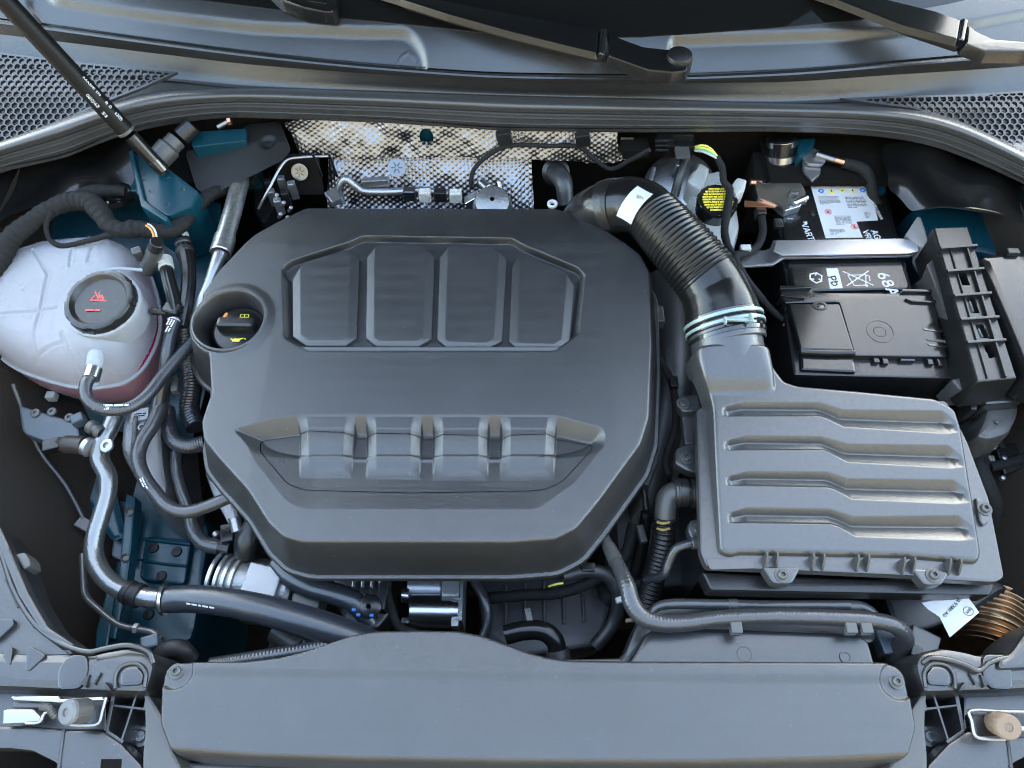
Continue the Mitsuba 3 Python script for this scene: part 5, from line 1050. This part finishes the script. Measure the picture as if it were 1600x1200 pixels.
# ================================================================== aggregates seen in front of the engine cover
al = thing('compressor', 'ribbed silver compressor under the lower left corner of the engine cover', 'compressor')
part(al, 'housing', cyl(P(348, 908, .68), P(462, 928, .68), .040, bev=.006, n=48), 'cast_alu'); part(al, 'rear_housing', rbox(P(420, 936, .58), .09, .09, .10, (1, -.15, 0), (.15, 1, 0), .014, .016), 'cast_alu')
for i in range(4): part(al, 'ring', lathe([(0, .041), (.001, .0445), (.006, .0445), (.007, .041)], P(338 + i * 11, 906 + i * 2, .68), P(452, 926, .66) - P(350, 908, .66), 48), 'aluminium')
part(al, 'plate', rbox(P(412, 910, .718), .055, .05, .012, (1, -.2, 0), (.2, 1, 0), .004), 'cast_alu'); part(al, 'brown_plug', rbox(P(478, 940, .68), .028, .016, .022, (1, -.1, 0), (.1, 1, 0)), 'rust'); part(al, 'bracket', rbox(P(488, 952, .66), .045, .03, .05, bev=.006), 'pewter'); part(al, 'pulley', cyl(P(430, 985, .60), P(470, 1010, .60), .02), 'pewter')
st = thing('starter_motor', 'bright silver cylinder housing below the front edge of the engine cover', 'motor')
part(st, 'cylinder', lathe([(0, .018), (.003, .026), (.066, .026), (.07, .024), (.078, .024), (.080, .010)], P(640, 955, .66), (1, .0, 0), 44, None, True, True), 'bright_metal'); part(st, 'upper_cylinder', lathe([(0, .022), (.002, .029), (.055, .029), (.06, .02)], P(638, 918, .64), (1, 0, 0), 44, None, True, True), 'zinc')
part(st, 'flange', cat_(rbox(P(720, 945, .60), .018, .09, .08, bev=.005), rbox(P(706, 925, .66), .03, .03, .028, bev=.006), rbox(P(712, 968, .66), .012, .03, .02)), 'cast_alu'); part(st, 'nose', cyl(P(628, 930, .66), P(640, 930, .66), .012), 'bright_metal'); part(st, 'base_plate', rbox(P(672, 972, .63), .09, .01, .012), 'zinc')
h1 = thing('lower_hose', 'blue black hose emerging under the front edge of the engine cover', 'hose')
part(h1, 'hose', ptube([(432, 878, .72), (452, 900, .72), (486, 918, .72), (520, 927, .72), (550, 938, .718), (566, 956, .71), (580, 975, .70)], [15, 16, 17, 17, 17, 15, 14], n=26), 'hose_rubber'); part(h1, 'fitting', cat_(lathe([(0, .016), (.006, .018), (.010, .013), (.012, .004)], P(578, 948, .72), (0, -.2, 1), 28), rbox(P(602, 934, .69), .014, .05, .03, (1, -.1, 0), (.1, 1, 0))), 'black_plastic')
for x, y in ((553, 953), (581, 962), (560, 961)): part(h1, 'blue_clip', rbox(P(x, y, .725), .006, .005, .004), 'blue_print')
h2 = thing('intercooler_hose', 'shiny black hose elbow right of the silver motor', 'hose')
part(h2, 'hose', ptube([(790, 992, .70), (820, 985, .705), (848, 986, .705), (866, 1000, .70), (872, 1024, .69), (874, 1050, .68)], [15, 15, 15, 15, 14, 14], n=26), 'gloss_plastic'); part(h2, 'collar', cyl(P(870, 1016, .69), P(874, 1034, .685), .019), 'rubber')
part(h2, 'clip', rbox(P(826, 964, .70), .010, .024, .012, (1, .2, 0), (-.2, 1, 0)), 'pewter')
h3 = thing('dark_loom', 'dark loom crossing deep below the right front corner of the engine cover', 'cable')
part(h3, 'loom', ptube([(760, 935, .62), (820, 930, .64), (880, 925, .66), (930, 905, .68), (975, 870, .69), (990, 820, .70)], 9, n=16, rf=tape(71)), 'tape'); part(h3, 'wire', ptube([(858, 916, .69), (868, 913, .70), (880, 911, .70)], 1.8, n=8), 'yellow_wire'); part(h3, 'plug', rbox(P(905, 885, .69), .02, .018, .02, (1, .4, 0), (-.4, 1, 0)), 'black_plastic')
h4 = thing('drain_hose', 'black ribbed hose lying just behind the left part of the radiator cover', 'hose')
part(h4, 'hose', ptube([(330, 1040, .74), (380, 1032, .745), (430, 1024, .745), (490, 1014, .74), (540, 1002, .735)], 12, n=24, step=.001, rf=corr(.005, .04)), 'hose_rubber')
h5 = thing('inlet_elbow', 'black rubber elbow at the upper left corner of the radiator cover', 'elbow')
part(h5, 'elbow', ptube([(300, 1030, .74), (284, 1014, .755), (262, 1016, .75), (246, 1036, .73), (244, 1070, .70)], [13, 14, 15, 15, 15], n=28), 'dark_rubber')
h6 = thing('elbow_pipe', 'dark bent pipe at the lower left edge of the engine cover', 'pipe')
part(h6, 'pipe', ptube([(410, 800, .72), (396, 824, .72), (386, 846, .715), (384, 870, .70)], [16, 18, 19, 18], n=24), 'black_plastic'); part(h6, 'studs', cat_(cyl(P(366, 808, .73), P(372, 830, .72), .010), cyl(P(336, 832, .70), P(340, 838, .70), .006)), 'zinc')

# ================================================================== right corner: wheel-arch coil, tag, plugs
wc = thing('conduit_coil', 'rust brown corrugated conduit glinting in the lower right of the bay', 'conduit')
part(wc, 'conduit', ptube([(1562, 930, .60), (1556, 965, .63), (1548, 1000, .65), (1540, 1036, .66)], [62, 64, 66, 64], n=64, step=.001, rf=corr(.0098, .06)), 'rust', smooth=True)
tg_ = thing('paper_tag', 'pale blue paper tag with printed numbers at the lower right', 'tag')
tpx = [(1440, 942), (1470, 936), (1506, 924), (1530, 957), (1484, 996), (1468, 964), (1450, 952)]
tq_ = np.array([P(x, y, .79 + .0006 * (x - 1440) * .5) for x, y in tpx]); cT = tq_.mean(0); nT = np.linalg.svd(tq_ - cT)[2][2]; nT = nT if nT[2] > 0 else -nT; tq_ = tq_ - ((tq_ - cT) @ nT)[:, None] * nT
part(tg_, 'paper', loft([tq_, tq_ + nT * .0004], True, True), 'white_label')
uT = np.array([-.78, -.62, 0]); uT -= nT * (uT @ nT); vT = np.cross(nT, uT)
def tpt(x, y): 
    d = ray(x, y); t = ((cT + nT * .0006) - CAM) @ nT / (d @ nT); return CAM + d * t
part(tg_, 'lettering', text('5WA 972', .0046, tpt(1496, 940), uT, vT, bold=True), 'black_print'); part(tg_, 'lettering', text('VW AG', .0046, tpt(1482, 955), uT, vT, bold=True), 'black_print'); part(tg_, 'print', micro(.018, .004, 2, 95, tpt(1500, 932), uT, vT), 'black_print')
part(tg_, 'stamp', flat(Point(0, 0).buffer(.0064).difference(Point(0, 0).buffer(.0056)), tpt(1513, 955), uT, vT), 'black_print'); part(tg_, 'lettering', text('BKK', .0034, tpt(1513, 955), uT, vT, bold=True), 'black_print')
pg1 = thing('headlamp_plug', 'grey black wire plug right of the fan shroud', 'plug')
part(pg1, 'body', rbox(P(1430, 1010, .76), .040, .036, .03, (1, -.55, 0), (.55, 1, 0), .004), 'pewter'); part(pg1, 'lock', rbox(P(1432, 1018, .79), .014, .016, .003, (1, -.55, 0), (.55, 1, 0)), 'black_plastic'); part(pg1, 'boot', rbox(P(1424, 1040, .74), .034, .03, .03, (1, -.3, 0), (.3, 1, 0), .006), 'black_plastic')
for i in range(3): part(pg1, 'wire', ptube([(1444, 1014 + 4 * i, .775), (1456, 1020 + 3 * i, .77), (1462, 1036, .76)], 1.6, n=8), ('black_plastic', 'copper', 'black_plastic')[i])
pg2 = thing('bonnet_switch_plug', 'pale blue grey plug behind the end of the ribbed pipe', 'plug'); part(pg2, 'body', rbox(P(1378, 1006, .75), .026, .036, .024, (1, .15, 0), (-.15, 1, 0), .003), 'grey_paint')
ba = thing('arch_beam', 'dark beam under the right end of the filter box', 'beam'); part(ba, 'beam', pslab([(1380, 930), (1500, 925), (1560, 905), (1580, 920), (1520, 960), (1450, 985), (1400, 985)], .70, .60, .008, .01), 'black_plastic')

# ================================================================== front carriers, latches: left one mirrored from the right
def carrier(mx, label, side):
    def M(pts): return [((x if not mx else mx - x), y) for x, y in pts]
    k = thing('front_carrier', label, 'front carrier', None)
    zc = .845
    part(k, 'main_beam', pslab(M([(-90, 1020), (-40, 1014), (60, 1020), (110, 1018), (140, 1022), (160, 1016), (196, 1010), (232, 1018), (242, 1034), (236, 1062), (228, 1084), (176, 1082), (100, 1080), (20, 1076), (-90, 1074)]), zc, .74, .012, .008, .006), 'satin_plastic')
    if side == 0:
        part(k, 'rim', cat_(ptube([(-40, 790, zc + .0), (0, 858, zc + .0), (22, 920, zc + .0), (50, 968, zc), (78, 994, zc), (110, 1011, zc + .004), (140, 1018, zc + .006), (160, 1014, zc + .008), (200, 1008, zc + .008), (232, 1018, zc + .004), (240, 1036, zc)], [5, 5, 5, 5, 5, 4, 4, 4, 4, 4, 4], n=12)), 'satin_plastic')
        part(k, 'diagonal_arm', pslab([(-90, 800), (-20, 815), (6, 858), (30, 930), (58, 976), (96, 1004), (120, 1022), (60, 1030), (-90, 1032)], zc - .006, .76, .006, .01, .004), 'satin_plastic')
        part(k, 'side_rail', pslab([(-10, 800), (14, 852), (44, 925), (76, 980), (118, 1008), (106, 1012), (62, 984), (28, 930), (2, 866), (-20, 820)], zc + .006, zc - .01, .003, .004), 'satin_plastic')
        for q in ([(22, 866), (38, 862), (46, 872), (48, 884), (36, 890)],): part(k, 'eyelet', pslab(q, zc - .002, zc - .03, .003, .003), 'pewter')
        for q in ([(6, 904), (14, 902), (34, 946), (26, 950)], [(34, 952), (44, 950), (58, 976), (52, 982)]): part(k, 'slot', pslab(q, zc - .004, zc - .012, .001), 'black_plastic')
        pads_ = [[(2, 1026), (14, 1009), (20, 1012), (16, 1040)], [(38, 1044), (42, 1014), (48, 1010), (72, 1024), (44, 1050)], [(-30, 968), (20, 966), (22, 976), (-4, 1000), (-30, 1010)]]
    else:
        part(k, 'rim', ptube([(1442, 1036, zc), (1452, 1028, zc + .004), (1480, 1030, zc + .006), (1512, 1040, zc + .006), (1528, 1048, zc + .006), (1545, 1036, zc + .006), (1570, 1028, zc + .006), (1610, 1026, zc), (1660, 1020, zc)], 4, n=12), 'satin_plastic')
        part(k, 'side_wing', pslab([(1560, 1030), (1580, 1020), (1600, 990), (1640, 960), (1700, 960), (1700, 1040), (1560, 1046)], zc + .01, .76, .006, .01), 'satin_plastic')
        pads_ = []
    for q in pads_: part(k, 'recess_pad', pslab(q, zc + .002, zc - .01, .0015, .004), 'shiny_black')
    # moulded saddle with glossy hollows
    part(k, 'saddle', pslab(M([(88, 1078), (90, 1046), (100, 1030), (114, 1022), (136, 1022), (138, 1050), (126, 1076)]), zc + .003, zc - .01, .003, .008), 'shiny_black', 'shiny curved saddle')
    part(k, 'hollow', pslab(M([(186, 1072), (188, 1050), (198, 1042), (216, 1041), (224, 1052), (222, 1070)]), zc + .0035, zc - .01, .003, .006), 'shiny_black', 'shiny rounded hollow')
    part(k, 'hollow_rim', ptube([(x, y, zc + .003) for x, y in M([(180, 1076), (181, 1054), (192, 1040), (216, 1037), (228, 1050), (226, 1074)])], 3, n=10), 'satin_plastic')
    for q in ([(144, 1066), (156, 1050), (158, 1052), (148, 1070)], [(163, 1078), (164, 1066), (170, 1072), (174, 1080)], [(124, 1068), (132, 1056), (140, 1054), (134, 1074)]): part(k, 'crease', pslab(M(q), zc + .004, zc - .004, .0015), 'black_plastic')
    # lattice and fin below the beam
    zl_ = .815
    part(k, 'lattice_floor', pslab(M([(166, 1082), (232, 1080), (240, 1150), (222, 1196), (170, 1144)]), zl_ - .045, zl_ - .08, .003), 'black_plastic')
    for a, b, w in (((178, 1082), (166, 1142), 5), ((214, 1082), (190, 1156), 3), ((232, 1080), (226, 1110), 5), ((176, 1102), (230, 1108), 3), ((166, 1142), (192, 1160), 4), ((178, 1081), (232, 1079), 4)):
        A, B = M([a, b]); part(k, 'lattice_rib', place(slab(np.array([[0, -.0016 * w / 3], [np.linalg.norm(P(*B, zl_) - P(*A, zl_)), -.0016 * w / 3], [np.linalg.norm(P(*B, zl_) - P(*A, zl_)), .0016 * w / 3], [0, .0016 * w / 3]]), -.05, 0, .001), P(*A, zl_), P(*B, zl_) - P(*A, zl_), np.cross([0, 0, 1], P(*B, zl_) - P(*A, zl_))), 'satin_plastic')
    part(k, 'screw', screw(P(*M([(222, 1151)])[0], zl_ - .044), .008), 'zinc')
    part(k, 'fin', pslab(M([(224, 1080), (232, 1084), (250, 1112), (262, 1138), (268, 1170), (276, 1182), (290, 1215), (222, 1215), (222, 1180), (226, 1140)]), zl_ + .012, zl_ - .05, .004, .006, .004), 'pewter', 'pale grey fin')
    part(k, 'lower_panel', pslab(M([(-90, 1132), (40, 1134), (100, 1140), (160, 1142), (190, 1162), (222, 1196), (226, 1290), (160, 1290), (150, 1216), (96, 1204), (86, 1192), (50, 1174), (14, 1170), (-90, 1172)]), zl_ + .004, zl_ - .03, .004, .004), 'satin_plastic')
    part(k, 'step_line', ptube([(x, y, zl_ + .004) for x, y in M([(100, 1140), (96, 1170), (92, 1200)])], 3, n=8), 'satin_plastic')
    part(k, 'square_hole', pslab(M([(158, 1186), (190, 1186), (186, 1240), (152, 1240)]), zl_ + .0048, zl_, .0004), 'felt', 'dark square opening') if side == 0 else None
    # latch
    l = thing('bonnet_stop', ('round pale rubber stop on a bright metal carrier in the lower left corner', 'round tan rubber stop in a bright metal frame in the lower right corner')[side], 'bonnet stop')
    zk = .838
    part(k, 'latch_floor', pslab(M([(-90, 1076), (166, 1078), (166, 1142), (100, 1144), (-90, 1136)]), .806, .78, .003, .004), 'satin_plastic')
    if side == 0:
        part(l, 'upper_strip', pslab([(16, 1088), (92, 1087), (94, 1092), (160, 1088), (164, 1094), (92, 1098), (20, 1094)], zk, zk - .012, .002, .002), 'zinc')
        part(l, 'plate', pslab([(4, 1110), (10, 1108), (52, 1108), (64, 1120), (60, 1128), (34, 1130), (3, 1131)], zk - .004, zk - .014, .002, .002), 'zinc')
        part(l, 'inner_plate', pslab([(18, 1096), (70, 1098), (72, 1106), (18, 1106)], zk - .008, zk - .016, .002, .002), 'pewter')
        part(l, 'frame', cat_(ptube([(166, 1090, zk), (160, 1112, zk), (154, 1130, zk - .002), (130, 1133, zk - .002), (110, 1132, zk - .002)], 2.6, n=10)), 'zinc')
        part(l, 'rod', ptube([(40, 1130, zk), (62, 1128, zk), (70, 1114, zk), (84, 1113, zk)], 2.4, n=10), 'zinc'); part(l, 'spring', ptube([(66, 1104, zk - .002), (76, 1106, zk), (84, 1116, zk - .002), (88, 1120, zk - .004)], 6, n=16, step=.0006, rf=corr(.003, .12)), 'pewter')
        a_, b_ = P(106, 1113, zk + .020), P(136, 1110, zk - .004); col = 'white_plastic'
    else:
        part(l, 'frame', cat_(ptube([(1600, 1112, zk), (1560, 1111, zk), (1514, 1111, zk), (1518, 1126, zk), (1524, 1150, zk), (1540, 1154, zk), (1570, 1155, zk)], 3, n=10)), 'zinc'); part(l, 'backing', pslab([(1518, 1114), (1610, 1114), (1610, 1152), (1526, 1152)], zk - .012, zk - .03, .002, .003), 'black_plastic')
        part(l, 'rod', ptube([(1590, 1138, zk), (1612, 1140, zk)], 4, n=10), 'zinc')
        a_, b_ = P(1575, 1136, zk + .022), P(1556, 1128, zk - .012); col = 'rubber_tan'
    ax_ = a_ - b_; part(l, 'stop_body', cyl(b_, a_ - ax_ * .1, .0150, bev=.002, n=36), 'pewter' if side == 0 else col)
    part(l, 'stop_face', lathe([(-.004, .0150), (.000, .0155), (.003, .0135), (.0032, .0055), (.001, .005), (.001, .0003)], a_, ax_, 36), 'stop_grey' if side == 0 else col)

carrier(0, 'black plastic front carrier with triangular recesses in the lower left corner', 0)
carrier(1672, 'black plastic front carrier in the lower right corner', 1)
# ================================================================== smaller parts deep in the bay
def deep_hose(name, label, cat, pts, r, m, **k):
    t = thing(name, label, cat); part(t, {'hose': 'hose', 'cable': 'sheath', 'pipe': 'tube'}.get(cat, 'body'), ptube(pts, r, n=18, **k), m); return t
t = deep_hose('brake_pipe', 'thin bare metal line running along the left wall of the bay', 'pipe', [(20, 600, .80), (60, 700, .72), (104, 760, .68), (136, 822, .66), (170, 900, .62), (200, 960, .60)], 3.2, 'dark_metal')
part(t, 'bracket', rbox(P(136, 822, .655), .03, .02, .012, (1, -.5, 0), (.5, 1, 0)), 'dark_metal')
t = deep_hose('ribbed_hose', 'dark ribbed hose deep between coolant tank and engine cover', 'hose', [(292, 520, .76), (296, 560, .75), (300, 600, .745), (296, 640, .74), (306, 668, .74)], 15, 'hose_rubber', step=.001, rf=corr(.0055, .05))
part(t, 'clamp', cyl(P(295, 552, .75), P(296, 562, .75), .017), 'zinc'); part(t, 'clip', rbox(P(276, 604, .80), .012, .030, .012, (1, .2, 0), (-.2, 1, 0)), 'pewter')
t = thing('cast_bracket', 'dull cast bracket with two bolts left of the lower corner of the engine cover', 'bracket')
part(t, 'arm', pslab([(330, 720), (352, 742), (372, 800), (392, 842), (376, 856), (352, 812), (330, 770), (318, 736)], .70, .66, .006, .008), 'cast_alu'); part(t, 'bolt', screw(P(336, 744, .70), .007), 'pewter'); part(t, 'bolt', screw(P(374, 836, .70), .008), 'zinc')
t = thing('inner_brace', 'dark blue brace with holes crossing the lower left of the bay', 'brace')
hs_ = [np.array(Point(P(x, y, .64)[:2]).buffer(r).exterior.coords)[:-1] for x, y, r in ((120, 742, .008), (160, 800, .006))]
bq = ccw(PP([(88, 706), (130, 704), (182, 770), (196, 838), (176, 846), (140, 792), (96, 738)], .64))
part(t, 'plate', sheet(hfield(fillet(bq, .008), lambda X, Y: .64 + .004 * sst(.004, .0, np.minimum(sdf(bq, X, Y) + .006, .01)), .003, hs_), .002), 'teal_paint', smooth=50)
t = thing('wheel_arch_rib', 'dark ribbed wheel arch wall deep at the left edge', 'arch wall')
for i in range(5): part(t, 'rib', ptube([(-30 + 26 * i, 700 + 6 * i, .62 - .03 * i), (4 + 24 * i, 790, .57 - .03 * i), (20 + 20 * i, 880, .53 - .02 * i), (26 + 18 * i, 960, .50)], 5, n=10), 'brown_plastic')
t = deep_hose('corner_cable', 'dark twisted cable hanging by the coil in the lower left', 'cable', [(64, 920, .62), (92, 940, .60), (108, 972, .58), (140, 990, .57), (180, 1000, .60)], 5, 'tape', rf=tape(120))
t = thing('chassis_stay', 'pressed steel stay standing between thick pipe and blue rail', 'stay')
part(t, 'plate', pslab([(196, 770), (212, 776), (206, 850), (196, 930), (180, 1000), (168, 996), (184, 900)], .665, .64, .004, .004), 'teal_paint'); part(t, 'bolt', lathe([(0, .0075), (.003, .0075), (.004, .005), (.001, .004), (.001, .0004)], P(203, 800, .665), n=18), 'pewter'); part(t, 'bolt', lathe([(0, .0075), (.003, .0075), (.004, .005), (.001, .004), (.001, .0004)], P(196, 872, .665), n=18), 'pewter')
for x, y in ((240, 856), (276, 862), (252, 900), (262, 940), (232, 960)): part(body, 'rail_plug', lathe([(0, .009), (.002, .008), (.0025, .0004)], P(x, y, .602 if y > 910 else .616), n=20), 'dark_rubber')
part(body, 'rail_bead', ptube([(222, 842, .617), (262, 846, .618), (298, 850, .618)], 3, n=8), 'teal_paint'); part(body, 'rail_bead', ptube([(216, 874, .617), (250, 880, .618), (292, 884, .618)], 2, n=8), 'teal_paint')
# below the front edge of the engine cover
t = thing('belt_pulley', 'black belt and pulley low behind the radiator cover on the left', 'pulley')
part(t, 'pulley', lathe([(0, .02), (.004, .046), (.008, .05), (.012, .047), (.016, .05), (.020, .047), (.024, .05), (.028, .044), (.03, .02), (.02, .014), (.02, .0005)], P(470, 1010, .56), (0, -.8, .6), 48), 'dark_metal'); part(t, 'bolt', screw(P(470, 1006, .60), .009), 'zinc')
t = thing('bracket_casting', 'grey casting with ribs just under the front edge of the engine cover', 'casting')
part(t, 'block', pslab([(520, 900), (610, 904), (616, 950), (590, 984), (540, 970), (518, 936)], .62, .56, .008, .01), 'cast_alu')
for i in range(4): part(t, 'rib', rbox(P(560 + 14 * i, 914, .645), .006, .03, .04), 'zinc')
t = deep_hose('starter_cable', 'black cable looping beside the bright motor', 'cable', [(600, 905, .70), (606, 930, .70), (612, 955, .69), (624, 980, .68), (660, 992, .66), (720, 996, .65)], 7, 'tape', rf=tape(131))
part(t, 'lug', cyl(P(598, 900, .70), P(600, 912, .70), .009), 'zinc')
t = deep_hose('oil_line', 'dark metal line behind the bright motor', 'pipe', [(740, 905, .64), (756, 935, .64), (762, 970, .63), (752, 1004, .62)], 8, 'hose_dark')
t = thing('sump_casting', 'dark casting low in the gap right of the bright motor', 'casting')
part(t, 'block', pslab([(744, 900), (920, 896), (960, 930), (940, 1010), (800, 1030), (752, 990)], .52, .44, .012, .02), 'dark_metal')
for i in range(5): part(t, 'rib', rbox(P(790 + 30 * i, 950 - 3 * i, .515), .006, .08, .012), 'dark_metal')
t = deep_hose('gear_hose', 'dull black hose crossing under the right front corner of the engine cover', 'hose', [(880, 900, .70), (916, 892, .70), (950, 900, .69), (966, 930, .67), (960, 970, .64), (930, 1010, .62)], 11, 'rubber')
part(t, 'clip', rbox(P(918, 888, .705), .022, .014, .01), 'black_plastic')
t = thing('pin_plug', 'small pale plug in the dark gap left of the ribbed pipe', 'plug'); part(t, 'body', rbox(P(968, 938, .70), .013, .009, .008, (1, .3, 0), (-.3, 1, 0)), 'white_plastic')
t = thing('pin_plug', 'small tan plug beside the bend of the ribbed pipe', 'plug'); part(t, 'body', rbox(P(984, 970, .70), .014, .006, .006, (1, .1, 0), (-.1, 1, 0)), 'rubber_tan')
# between engine cover and filter box, and right of the filter box
t = deep_hose('loom_branch', 'black loom with a clip between engine cover and filter box', 'cable', [(1030, 560, .78), (1050, 600, .775), (1056, 660, .77), (1040, 720, .765), (1046, 744, .77)], 6, 'tape', rf=tape(141))
part(t, 'clip', rbox(P(1052, 600, .785), .014, .02, .01), 'black_plastic')
t = thing('support_bracket', 'dark slotted bracket standing left of the breather elbow', 'bracket')
part(t, 'plate', pslab([(1000, 690), (1024, 680), (1030, 720), (1014, 760), (996, 750)], .72, .70, .003, .004), 'dark_metal'); part(t, 'bolt', screw(P(1012, 712, .72), .006), 'pewter')
for i, pts in enumerate(([(1586, 640, .72), (1590, 690, .70), (1580, 740, .68), (1590, 800, .66)], [(1560, 690, .74), (1578, 720, .72), (1600, 742, .70)])):
    t = deep_hose('side_loom', ('dark loom hanging at the right edge below the cable boot', 'short dark lead crossing to the right edge beside the cloth sleeve')[i], 'cable', pts, 6, 'tape', rf=tape(150 + i))
t = thing('headlamp_bracket', 'dark bracket with pale studs right of the filter box', 'bracket'); part(t, 'plate', pslab([(1556, 700), (1590, 690), (1600, 730), (1570, 742)], .74, .73, .003, .004), 'black_plastic')
for x, y in ((1567, 717), (1565, 748)): part(t, 'stud', lathe([(0, .004), (.006, .004), (.007, .002), (.007, .0003)], P(x, y, .742), n=14), 'zinc')
# left rear corner
t = deep_hose('fuel_line', 'thin pale line bending past the plug row at the rear left', 'pipe', [(404, 326, .85), (420, 296, .88), (446, 252, .90), (470, 246, .90), (520, 244, .90)], 2.2, 'zinc')
t = thing('dark_bracket', 'black bracket behind the aluminium pipe', 'bracket'); part(t, 'plate', pslab([(396, 270), (420, 262), (430, 320), (412, 350), (398, 330)], .80, .76, .003, .006), 'black_plastic')
for i, (x, y) in enumerate(((430, 310), (441, 322), (452, 330), (436, 340), (447, 345))): part(cr, 'pin', cyl(P(x, y, .86), P(x + 3, y - 6, .876), .0035), 'zinc')
